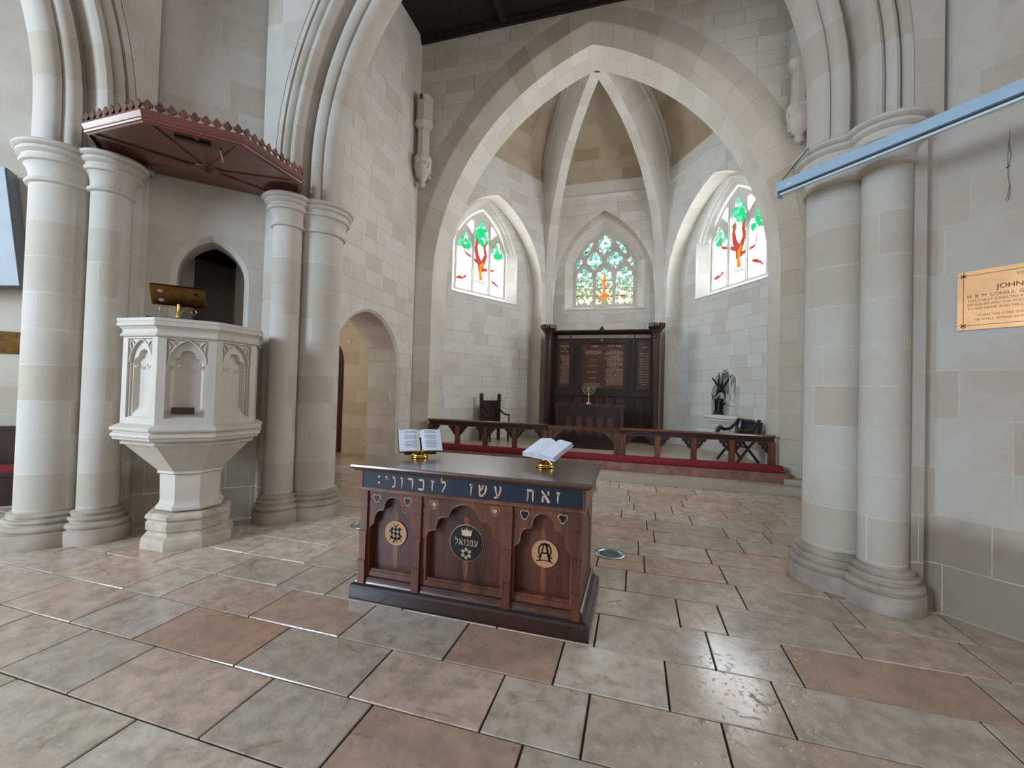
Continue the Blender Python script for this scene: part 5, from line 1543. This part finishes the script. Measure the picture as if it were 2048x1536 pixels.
mb = MB(); mb.box(-0.045, 0.045, -0.012, 0, -0.03, 0.03); o = mb.build('power_socket', M['white_pl']); o.location = (-5.02, 8.598, 0.21); tag(o, 'small white double power socket low on the vestry wall beyond the arched doorway', 'socket')
o['label'] = 'small white double power socket low on the vestry wall beyond the doorway'
mb = MB(); mb.revolve([(0.05, 0), (0.05, 0.02), (0.035, 0.035), (0, 0.037)], (0, 0), 20, T=Matrix.Rotation(pi/2, 4, 'X')); o = mb.build('smoke_detector', M['white_pl']); o.location = (-5.50, 8.598, 2.63); tag(o, 'round white detector high on the vestry wall above the wooden door', 'detector')

# ================================================================== communion rail
RY = 8.41
def leaf_bracket():
    """carved leafy spandrel: corner at (0,0), grows to +x and -z"""
    q = [(0, 0), (0.16, 0), (0.150, -0.012), (0.13, -0.016), (0.10, -0.022), (0.075, -0.035), (0.055, -0.055), (0.035, -0.08), (0.022, -0.11), (0.014, -0.15), (0.008, -0.185), (0.0, -0.19)]
    return q
def rail_section(label, x0, n, step, endpost=None):
    t = thing('communion_rail', label, 'rail', (x0, RY, 0.0), 0)
    L = n*step
    mb = MB()
    pr = [(-0.06, 0.875), (-0.075, 0.885), (-0.08, 0.90), (-0.07, 0.915), (-0.055, 0.925), (0.055, 0.925), (0.07, 0.915), (0.08, 0.90), (0.075, 0.885), (0.06, 0.875)]
    a = [Vector((-0.045, y, z)) for y, z in pr]; b = [Vector((L+0.045, y, z)) for y, z in pr]
    mb.strip(a, b, closed=True); mb.face(a[::-1]); mb.face(b); mb.build('top_rail', M['oak_top'], t)
    mb = MB(); mb.box(-0.03, L+0.03, -0.04, 0.04, 0.80, 0.875); mb.build('lintel', M['oak_dark'], t)
    mb = MB(); mb.box(-0.03, L+0.03, -0.035, 0.035, 0.30, 0.405); mb.build('sill', M['oak_dark'], t)
    for i in range(n+1):
        mb = MB(); x = i*step
        w = 0.05 if i in (0, n) else 0.042
        mb.box(x-w, x+w, -0.045, 0.045, 0.40, 0.80); mb.box(x-w-0.008, x+w+0.008, -0.03, 0.03, 0.40, 0.80)
        mb.build('baluster', M['walnut_mid'], t)
    lb = leaf_bracket()
    for i in range(n):
        for s_, x in ((1, i*step+0.045), (-1, (i+1)*step-0.045)):
            mb = MB()
            q = [(x+s_*px, 0.80+pz) for px, pz in lb]
            if s_ > 0: q = q[::-1]
            mb.plate(q, [], lambda a, b: Vector((a, -0.025, b)), lambda a, b: Vector((a, 0.025, b)))
            for lx, lz, lr in ((0.145, -0.028, 0.022), (0.108, -0.040, 0.020), (0.135, -0.055, 0.014), (0.080, -0.062, 0.024), (0.103, -0.078, 0.015), (0.070, -0.098, 0.022), (0.094, -0.108, 0.013), (0.042, -0.112, 0.022), (0.062, -0.132, 0.016), (0.030, -0.150, 0.022), (0.052, -0.162, 0.013), (0.022, -0.180, 0.016)):
                qq = [(x+s_*lx+lr*cos(2*pi*k/8), 0.80+lz+lr*sin(2*pi*k/8)) for k in range(8)]
                mb.plate(qq, [], lambda a, b: Vector((a, -0.02, b)), lambda a, b: Vector((a, 0.02, b)))
            mb.build('leaf_bracket', M['oak_dark'], t)
        mb = MB(); x = i*step
        for r in ((x+0.05, x+step-0.05, 0.792, 0.80),): mb.box(r[0], r[1], -0.046, -0.03, r[2], r[3])
        mb.build('bead', M['walnut_light'], t)
    return t
rail_section('carved oak communion rail section in front of the high-backed armchair', -3.21, 4, 0.632)
rail_section('carved oak communion rail section in front of the cross-legged folding chair', 0.83, 4, 0.628)
t = thing('rail_gate_bar', 'plain oak bar with curved knee brackets closing the middle of the communion rail', 'gate', (-0.62, RY, 0), 0)
mb = MB()
L = 1.39
for a, b in ((0, L/2-0.002), (L/2+0.002, L)):
    mb.box(a, b, -0.06, 0.06, 0.862, 0.905)
mb.box(0, L, -0.05, 0.05, 0.83, 0.862)
mb.build('top_bar', M['oak_top'], t)
for x, s_ in ((0.0, 1), (L, -1)):
    mb = MB(); mb.box(min(x, x+s_*0.10), max(x, x+s_*0.10), -0.035, 0.035, 0.31, 0.83); mb.build('post', M['walnut_mid'], t)
    q = [(x+s_*0.10, 0.83), (x+s_*0.34, 0.83), (x+s_*0.25, 0.77), (x+s_*0.17, 0.70), (x+s_*0.10, 0.60)]
    if s_ > 0: q = q[::-1]
    mb = MB(); mb.plate(q, [], lambda a, b: Vector((a, -0.022, b)), lambda a, b: Vector((a, 0.022, b))); mb.build('knee_bracket', M['walnut_mid'], t)
def kneeler(label, x0, x1):
    mb = MB()
    pr = [(-0.185, 0.0), (-0.20, 0.03), (-0.198, 0.075), (-0.175, 0.108), (-0.12, 0.118), (-0.003, 0.112)]
    ys = 8.365
    a = [Vector((x0, y, z)) for y, z in pr]; b = [Vector((x1, y, z)) for y, z in pr]
    mid = [[Vector((x0+(x1-x0)*k/8, y, z+0.004*sin(k*2.1))) for y, z in pr] for k in range(9)]
    mb.grid(mid, None, True, flip=True); mb.face(a); mb.face(b[::-1])
    mb.face([a[0], a[-1]*1, b[-1], b[0]])
    o = mb.build('kneeler_cushion', M['red']); o.location = (0, ys-0.005, 0.302)
    tag(o, label, 'cushion', None)
kneeler('long crimson kneeler cushion below the middle bar and the rail by the armchair', -3.30, 0.775)
kneeler('shorter crimson kneeler cushion below the rail by the cross-legged folding chair', 0.785, 3.46)
mb = MB(); mb.box(-0.20, 0.20, -0.13, 0.13, 0, 0.012); mb.cur = 1; mb.box(-0.16, 0.16, -0.11, 0.11, 0.012, 0.014)
o = mb.build('service_booklet', [plain('blue_booklet_cover', '#2d3f74', 0.5), M['paper']]); o.location = (0.0, 8.93, 0.306); tag(o, 'blue and white booklet lying on the sanctuary floor behind the middle rail bar', 'booklet')

# ================================================================== reredos
def reredos():
    t = thing('reredos', 'dark oak reredos with gilt Hebrew text panels between two flared corner posts', 'reredos', (0.135, 11.84, 0.305), 0)
    # local y: 0 = back, front at -0.5
    Z0 = -0.305
    def z(v): return v+Z0
    mb = MB(); mb.box(-1.40, 1.40, -0.10, 0.0, 0.0, z(3.18)); mb.build('back_board', M['oak_dark'], t)
    for s_ in (-1, 1):
        mb = MB(); mb.box(min(s_*1.34, s_*1.42), max(s_*1.34, s_*1.42), -0.50, -0.10, 0.0, z(3.15)); mb.build('side_wing', M['walnut_deep'], t)
        mb = MB()
        mb.revolve([(0.11, 0.0), (0.11, 0.2), (0.085, 0.25), (0.085, z(1.45)), (0.095, z(1.46)), (0.095, z(1.52)), (0.085, z(1.53)), (0.085, z(3.0)), (0.10, z(3.02)), (0.10, z(3.05)), (0.09, z(3.06)), (0.10, z(3.12)), (0.15, z(3.22)), (0.20, z(3.27)), (0.22, z(3.29)), (0.22, z(3.33)), (0.0, z(3.33))], (s_*1.39, -0.52), 8, sm=False, a0=pi/8, a1=2*pi+pi/8)
        post = mb.build('corner_post', M['walnut_deep'], t)
        mb = MB()
        for k in range(8):
            a0 = pi/8+k*pi/4; a1 = a0+pi/4
            A = Vector((0.22*cos(a0), 0.22*sin(a0), 0)); B = Vector((0.22*cos(a1), 0.22*sin(a1), 0))
            for f0, f1 in ((0.02, 0.28), (0.40, 0.62), (0.74, 0.98)):
                p0 = A+(B-A)*f0; p1 = A+(B-A)*f1; o_ = Vector((s_*1.39, -0.52, z(3.33)))
                q0 = p0*0.88; q1 = p1*0.88
                for qq in ([p0, p1, p1+Vector((0, 0, .05)), p0+Vector((0, 0, .05))], [q1, q0, q0+Vector((0, 0, .05)), q1+Vector((0, 0, .05))], [p0+Vector((0, 0, .05)), p1+Vector((0, 0, .05)), q1+Vector((0, 0, .05)), q0+Vector((0, 0, .05))]):
                    mb.face([v+o_ for v in qq])
        mb.build('battlement', M['oak_dark'], post)
    mb = MB()
    pr = [(-0.10, 3.18), (-0.16, 3.19), (-0.20, 3.22), (-0.22, 3.26), (-0.20, 3.29), (-0.06, 3.30), (0.0, 3.30), (0.0, 3.18)]
    a = [Vector((-1.36, y, z(v))) for y, v in pr]; b = [Vector((1.36, y, z(v))) for y, v in pr]
    mb.strip(a, b, closed=True); mb.face(a); mb.face(b[::-1]); mb.build('cornice', M['oak_dark'], t)
    mb = MB(); mb.box(-0.035, 0.035, -0.18, -0.10, z(3.30), z(3.38)); mb.box(-0.06, 0.06, -0.2, -0.08, z(3.30), z(3.33)); mb.build('finial', M['oak_dark'], t)
    # lettered band in three lengths
    for x0, x1, s_ in ((-1.20, -0.86, 'קדוש קדוש'), (-0.82, 0.84, 'שמע ישראל יהוה אלהינו יהוה אחד'), (0.88, 1.26, 'צבאות')):
        mb = MB(); mb.box(x0, x1, -0.125, -0.10, z(3.075), z(3.155)); bd = mb.build('lettered_band', M['cream'], t)
        mb = MB(); h = 0.052
        w_ = heb_width(s_, h); k = (x1-x0-0.04)/w_
        hebrew(mb, s_, x1-0.02, z(3.090), h, lambda a, b: Vector((x1-0.02-(x1-0.02-a)*k, -0.1265, b)))
        mb.build('band_letters', M['oak_dark'], bd)
    # text panels
    def panel(x0, x1, z0, z1, nm='text_panel', mat=M['oak_panel']):
        mb = MB(); mb.box(x0, x1, -0.115, -0.10, z(z0), z(z1)); return mb.build(nm, mat, t)
    def frame(x0, x1, z0, z1, w=0.05, d=0.15):
        mb = MB()
        for r in ((x0-w, x1+w, z0-w, z0), (x0-w, x1+w, z1, z1+w), (x0-w, x0, z0, z1), (x1, x1+w, z0, z1)):
            mb.box(r[0], r[1], -d, -0.10, z(r[2]), z(r[3]))
        return mb.build('panel_frame', M['oak_dark'], t)
    rnd = random.Random(5)
    verse = ('אנכי יהוה אלהיך אשר הוצאתיך מארץ מצרים מבית עבדים לא יהיה לך אלהים אחרים על פני לא תעשה לך פסל וכל תמונה אשר בשמים ממעל ואשר בארץ מתחת ואשר במים מתחת לארץ לא תשתחוה להם '
             'ולא תעבדם כי אנכי יהוה אלהיך לא תשא את שם יהוה אלהיך לשוא זכור את יום השבת לקדשו ששת ימים תעבד ועשית כל מלאכתך ויום השביעי שבת ליהוה אלהיך לא תעשה כל מלאכה אתה ובנך ובתך '
             'עבדך ואמתך ובהמתך וגרך אשר בשעריך כבד את אביך ואת אמך לא תרצח לא תנאף לא תגנב לא תענה ברעך עד שקר לא תחמד בית רעך').split()
    verse = [w_.replace('ץ', 'צ') for w_ in verse]
    def lines(parent, xl, xr, zt, n, dz, h, start=0, short=()):
        mb = MB(); k = start; zz = zt
        Mx = lambda a, b: Vector((a, -0.1165, b))
        for i in range(n):
            x = xr if i not in short else xr-(xr-xl)*0.2
            lim = xl if i not in short else xl+(xr-xl)*0.25
            while True:
                w_ = verse[k % len(verse)]
                ww = heb_width(w_, h)
                if x-ww < lim: break
                x = hebrew(mb, w_, x, z(zz), h, Mx, bold=1.6)-0.5*h
                k += 1
            zz -= dz
        return mb.build('gilt_text', M['gold'], parent)
    def title(parent, s_, xc, zz, h):
        mb = MB(); w_ = heb_width(s_, h); hebrew(mb, s_, xc+w_/2, z(zz), h, lambda a, b: Vector((a, -0.1165, b)), bold=1.3); mb.build('gilt_title', M['gold'], parent)
    K = 1.045   # sizes measured on the front plane, moved back to the boards
    frame(-0.54, 0.63, 1.72, 2.93, 0.07, 0.17)
    p1 = panel(-0.54, 0.63, 1.72, 2.93)
    title(p1, 'האמונה', -0.20, 2.83, 0.045); title(p1, 'עשרת הדברים', 0.34, 2.83, 0.045)
    lines(p1, 0.08, 0.56, 2.72, 25, 0.038, 0.0215, 0, (0, 4, 12))
    for i, (zz, n_, st) in enumerate(((2.71, 3, 3), (2.47, 1, 9), (2.31, 1, 14), (2.14, 1, 20), (1.98, 1, 24), (1.83, 3, 30))):
        mbx = lines(p1, -0.48 if n_ > 1 else -0.40, -0.02 if n_ > 1 else -0.10, zz, n_, 0.036, 0.021, st)
    frame(-1.16, -0.86, 1.72, 3.0, 0.04, 0.14); p2 = panel(-1.16, -0.86, 1.72, 3.0)
    title(p2, 'שמע ישראל', -1.01, 2.84, 0.034); title(p2, 'על', -1.01, 2.77, 0.034); title(p2, 'אדון עולם', -1.01, 2.69, 0.034)
    lines(p2, -1.13, -0.87, 2.58, 22, 0.036, 0.020, 12)
    frame(0.95, 1.25, 1.72, 3.0, 0.04, 0.14); p3 = panel(0.95, 1.25, 1.72, 3.0)
    title(p3, 'אבינו', 1.10, 2.80, 0.040)
    lines(p3, 0.97, 1.22, 2.64, 13, 0.068, 0.021, 40, (12,))
    for x in (-0.78, 0.83):
        mb = MB(); mb.box(x-0.035, x+0.035, -0.17, -0.10, 0.0, z(3.07)); mb.build('muntin', M['oak_dark'], t)
    mb = MB(); mb.box(-1.33, 1.33, -0.19, -0.10, z(1.50), z(1.56)); mb.box(-1.33, 1.33, -0.16, -0.10, z(1.56), z(1.66)); mb.build('rail', M['oak_dark'], t)
    for x in (-1.05, -0.60, -0.34, -0.05, 0.22, 0.52, 1.05):
        mb = MB(); mb.box(x-0.10, x+0.10, -0.112, -0.10, z(0.5), z(1.48)); mb.build('lower_panel', M['oak_panel'] if abs(x) < 0.7 else M['walnut_deep'], t)
    mb = MB(); mb.box(-0.03, 0.03, -0.125, -0.10, z(2.985), z(3.045)); mb.build('carved_boss', M['cream'], t)
    return t
reredos()

def altar():
    t = thing('altar_table', 'dark oak holy table with arcaded front standing before the reredos', 'table', (0.02, 10.0, 0.305), 0)
    Z = lambda v: v-0.305
    mb = MB(); mb.box(-0.83, 0.83, 0.0, 0.78, Z(1.265), Z(1.31)); mb.box(-0.80, 0.80, 0.02, 0.76, Z(1.235), Z(1.265)); mb.build('tabletop', M['walnut_deep'], t)
    arches = [[(x+cx, z) for x, z in env([(0, Z(1.02), 0.035), (0.035, Z(0.98), 0.04), (-0.035, Z(0.98), 0.04), (0.03, Z(0.93), 0.06), (-0.03, Z(0.93), 0.06)], 0.085, Z(0.60), 16)] for cx in (-0.48, -0.24, 0.0, 0.24, 0.48)]
    mb = MB(); o6 = [(-0.76, Z(0.45)), (0.76, Z(0.45)), (0.76, Z(1.235)), (-0.76, Z(1.235))]
    mb.sheet(o6, arches, lambda a, b: Vector((a, 0.06, b)))
    for l in arches: mb.strip([Vector((p[0], 0.06, p[1])) for p in l], [Vector((p[0], 0.09, p[1])) for p in l], closed=True)
    mb.build('front_board', M['oak_dark'], t)
    for cx, l in zip((-0.48, -0.24, 0.0, 0.24, 0.48), arches):
        mb = MB(); mb.sheet([(p[0], p[1]) for p in l], [], lambda a, b: Vector((a, 0.09, b))); mb.build('arch_panel', M['oak_panel'], t)
    mb = MB(); mb.box(-0.76, 0.76, 0.10, 0.72, 0.0, Z(1.235)); mb.build('carcase', M['oak_dark'], t)
    for x in (-0.74, 0.74):
        mb = MB(); mb.box(x-0.035, x+0.035, 0.02, 0.10, 0.0, Z(1.235)); mb.box(x-0.045, x+0.045, 0.0, 0.10, 0.0, 0.12); mb.build('leg', M['walnut_deep'], t)
    mb = MB(); mb.box(-0.80, 0.72, -0.22, 0.10, 0.0, 0.13); mb.box(-0.78, 0.70, -0.10, 0.10, 0.13, 0.20); mb.build('plinth', M['oak_dark'], t)
altar()
# menorah
t = thing('menorah', 'seven-branched brass menorah standing on the holy table', 'candelabrum', (-0.045, 10.42, 1.31), 0)
mb = MB(); mb.revolve([(0.075, 0), (0.07, 0.008), (0.03, 0.03), (0.012, 0.05), (0.010, 0.09), (0.018, 0.10), (0.010, 0.11), (0.009, 0.17), (0.016, 0.18), (0.008, 0.19), (0.008, 0.40)], (0, 0), 16); mb.build('stem', M['pale_brass'], t)
for r in (0.048, 0.098, 0.148):
    mb = MB(); zc_ = 0.395
    mb.tube([Vector((r*cos(a), 0, zc_-0.0+(r*1.12)*sin(a))) for a in [pi+pi*k/16 for k in range(17)]], 0.0065, 8); mb.build('branch', M['pale_brass'], t)
for k in range(-3, 4):
    mb = MB(); x = k*0.0495
    mb.revolve([(0.006, 0.385), (0.014, 0.395), (0.015, 0.405), (0.008, 0.41)], (x, 0), 10); mb.build('cup', M['pale_brass'], t)

# ================================================================== high-backed chair
def bishop_chair():
    t = thing('armchair', 'black high-backed carved armchair with finials behind the communion rail', 'chair', (-2.33, 10.15, 0.305), radians(52))
    # local: x = width, -y = forward
    w = 0.27
    for s_ in (-1, 1):
        mb = MB(); mb.box(s_*w-0.03, s_*w+0.03, 0.20, 0.26, 0.0, 1.06); mb.box(s_*w-0.04, s_*w+0.04, 0.19, 0.27, 0.98, 1.02); post = mb.build('back_post', M['oak_dark'], t)
        mb = MB(); mb.revolve([(0.035, 1.03), (0.06, 1.05), (0.06, 1.065), (0.035, 1.08), (0.034, 1.09), (0.066, 1.11), (0.066, 1.125), (0.04, 1.14), (0.055, 1.155), (0.045, 1.18), (0, 1.19)], (s_*w, 0.23), 10); mb.build('finial', M['oak_dark'], post)
        mb = MB(); mb.tube([(s_*(w+0.01), 0.20, 0.78), (s_*(w+0.02), 0.08, 0.70), (s_*(w+0.03), -0.06, 0.66), (s_*(w+0.03), -0.20, 0.66)], 0.022, 8)
        mb.build('armrest', M['oak_dark'], t)
        mb = MB(); mb.tube([(s_*(w+0.03), -0.19, 0.66), (s_*(w+0.02), -0.20, 0.5), (s_*w, -0.20, 0.42)], 0.018, 8); mb.build('arm_support', M['oak_dark'], t)
        mb = MB(); mb.tube([(s_*w, -0.20, 0.40), (s_*w, -0.20, 0.2), (s_*(w-0.0), -0.21, 0.0)], [0.034, 0.03, 0.020], 8); mb.build('leg', M['oak_dark'], t)
    mb = MB()
    hole = [(x, z) for x, z in env([(0, 0.86, 0.10), (0.09, 0.80, 0.07), (-0.09, 0.80, 0.07), (0.11, 0.72, 0.06), (-0.11, 0.72, 0.06)], 0.17, 0.62, 24)]
    mb.sheet([(-w, 0.44), (w, 0.44), (w, 1.0), (-w, 1.0)], [hole], lambda a, b: Vector((a, 0.205, b)))
    mb.strip([Vector((p[0], 0.205, p[1])) for p in hole], [Vector((p[0], 0.23, p[1])) for p in hole], closed=True)
    mb.sheet([(-w, 0.44), (w, 0.44), (w, 1.0), (-w, 1.0)], [], lambda a, b: Vector((a, 0.23, b))); mb.sheet([(-w, 0.44), (w, 0.44), (w, 1.0), (-w, 1.0)], [], lambda a, b: Vector((a, 0.245, b)), flip=True)
    mb.box(-w, w, 0.20, 0.25, 0.985, 1.01)
    mb.build('backrest', M['oak_dark'], t)
    mb = MB(); mb.box(-w-0.02, w+0.02, -0.24, 0.24, 0.40, 0.44); mb.build('seat', M['oak_dark'], t)
    mb = MB(); mb.box(-w, w, -0.215, -0.195, 0.32, 0.40); mb.box(-w, w, 0.21, 0.23, 0.32, 0.40); mb.build('apron', M['oak_dark'], t)
bishop_chair()

# ================================================================== folding cross-legged chair
def folding_chair():
    t = thing('folding_chair', 'dark cross-legged folding armchair with leather back below the niche shelf', 'chair', (3.02, 9.35, 0.305), radians(-62))
    w = 0.27
    for s_ in (-1, 1):
        x = s_*w
        mb = MB()      # crossed legs
        mb.tube([(x, -0.27, 0.0), (x, 0.0, 0.30), (x, 0.20, 0.50)], 0.024, 6); mb.build('leg', M['oak_dark'], t)
        mb = MB(); mb.tube([(x-s_*0.045, 0.27, 0.0), (x-s_*0.045, 0.0, 0.30), (x-s_*0.045, -0.20, 0.50)], 0.024, 6); mb.build('leg', M['oak_dark'], t)
        mb = MB()      # scrolled arm sloping to the back
        mb.tube([(x, -0.30, 0.50), (x, -0.26, 0.60), (x, -0.20, 0.65), (x, -0.12, 0.61), (x, 0.0, 0.62), (x, 0.12, 0.70), (x, 0.22, 0.82)], [0.028, 0.045, 0.050, 0.035, 0.030, 0.030, 0.028], 8)
        mb.build('armrest', M['oak_dark'], t)
        mb = MB(); mb.tube([(x, 0.12, 0.42), (x, 0.23, 0.84)], 0.026, 6); mb.build('back_post', M['oak_dark'], t)
    mb = MB(); mb.box(-w, w, 0.0, 0.02, 0.50, 0.80, Matrix.Translation((0, 0.15, 0)) @ Matrix.Rotation(radians(-10), 4, 'X')); bk = mb.build('leather_back', M['leather'], t)
    mb = MB(); rnd = random.Random(2)
    for i in range(7): mb.tube([(-w+0.08+i*0.055, 0.20, 0.80), (-w+0.10+i*0.055, 0.20, 0.83), (-w+0.12+i*0.055, 0.20, 0.80)], 0.012, 5)
    mb.build('crest_carving', M['oak_dark'], bk)
    mb = MB(); mb.box(-w-0.02, w+0.02, -0.24, 0.20, 0.44, 0.47); mb.build('seat', M['oak_dark'], t)
    mb = MB(); mb.tube([(-w, 0.0, 0.30), (w, 0.0, 0.30)], 0.016, 6); mb.build('stretcher', M['oak_dark'], t)
folding_chair()

# ================================================================== credence shelf and sculpture in the niche
O, U, N = FF['south']; ddp = FAC['south']['depth']
def Ss(u, d, z): return O+U*u+N*d+Vector((0, 0, z))
base = Ss(NU, ddp, 0)
t = thing('credence_shelf', 'pale stone credence shelf on a stepped corbel under the cusped wall niche', 'shelf', tuple(base), atan2(U.y, U.x))
def half_oct(prof, nm, mat):
    mb = MB(); rows = []
    for r, z_, zz in prof: rows.append([Vector((-r, -0.002, zz)), Vector((-r, -z_*0.45, zz)), Vector((-r*0.55, -z_, zz)), Vector((r*0.55, -z_, zz)), Vector((r, -z_*0.45, zz)), Vector((r, -0.002, zz))])
    for a, b in zip(rows[:-1], rows[1:]):
        for k in range(5): mb.face([a[k], a[k+1], b[k+1], b[k]])
    mb.face(rows[-1]); mb.face(rows[0][::-1])
    return mb.build(nm, mat, t)
half_oct([(0.54, 0.30, 1.09), (0.56, 0.32, 1.10), (0.56, 0.32, 1.15), (0.53, 0.30, 1.168)], 'shelf_slab', M['apse_plain'])
half_oct([(0.05, 0.03, 0.68), (0.30, 0.18, 0.92), (0.33, 0.20, 0.925), (0.33, 0.20, 0.95), (0.46, 0.26, 1.04), (0.50, 0.28, 1.045), (0.50, 0.28, 1.075), (0.54, 0.30, 1.09)], 'corbel', M['apse_plain'])
b2 = Ss(NU-0.14, ddp-0.05, 1.17)
t = thing('bronze_sculpture', 'black bronze sculpture with four upraised pointed arms standing in the wall niche', 'sculpture', tuple(b2), -0.5)
mb = MB(); rnd = random.Random(8)
rows = []
for zz, r in ((0.0, 0.135), (0.02, 0.13), (0.03, 0.11), (0.10, 0.085), (0.16, 0.10), (0.22, 0.085), (0.28, 0.095), (0.33, 0.105), (0.36, 0.09), (0.365, 0.01)):
    rows.append([Vector(((r*rnd.uniform(0.82, 1.12))*cos(2*pi*k/10), (r*rnd.uniform(0.7, 1.0))*0.75*sin(2*pi*k/10), zz)) for k in range(10)])
mb.grid(rows, None, True, closed=True); mb.build('rock_pedestal', M['bronze'], t)
mb = MB(); mb.tube([(0.08, 0, 0.22), (0.12, 0, 0.25), (0.13, 0, 0.28)], [0.03, 0.025, 0.012], 6); mb.build('rock_spur', M['bronze'], t)
mb = MB()
mb.tube([(0.10, 0, 0.33), (0.14, 0, 0.40), (0.12, 0, 0.48), (0.07, 0, 0.55), (0.03, 0, 0.60)], [0.012, 0.015, 0.02, 0.05, 0.06], 8)
mb.tube([(-0.12, 0, 0.34), (-0.145, 0, 0.40), (-0.14, 0, 0.42), (-0.08, 0, 0.41), (-0.04, 0, 0.47), (0.0, 0, 0.55)], [0.012, 0.012, 0.012, 0.012, 0.018, 0.05], 8)
mb.tube([(-0.14, 0, 0.41), (-0.17, 0, 0.47)], [0.012, 0.006], 6)
mb.tube([(-0.02, 0, 0.36), (-0.01, 0, 0.40), (0.03, 0, 0.43)], [0.025, 0.018, 0.012], 6)
mb.build('figure', M['bronze'], t)
mb = MB()
mb.tube([(0.0, 0, 0.50), (0.01, 0, 0.58), (0.02, 0, 0.66)], [0.034, 0.055, 0.042], 8)
mb.tube([(0.01, 0, 0.60), (-0.06, 0, 0.70), (-0.13, 0, 0.80), (-0.165, 0, 0.85)], [0.036, 0.022, 0.017, 0.005], 8)
mb.tube([(0.01, 0, 0.62), (-0.01, 0, 0.74), (-0.005, 0, 0.86), (-0.015, 0, 0.95)], [0.034, 0.018, 0.008, 0.010], 8)
mb.tube([(0.03, 0, 0.62), (0.06, 0, 0.74), (0.075, 0, 0.85), (0.09, 0, 0.93)], [0.034, 0.018, 0.008, 0.011], 8)
mb.tube([(0.04, 0, 0.56), (0.12, 0, 0.68), (0.20, 0, 0.80), (0.25, 0, 0.88)], [0.038, 0.028, 0.022, 0.012], 8)
mb.build('wings', M['bronze'], t)
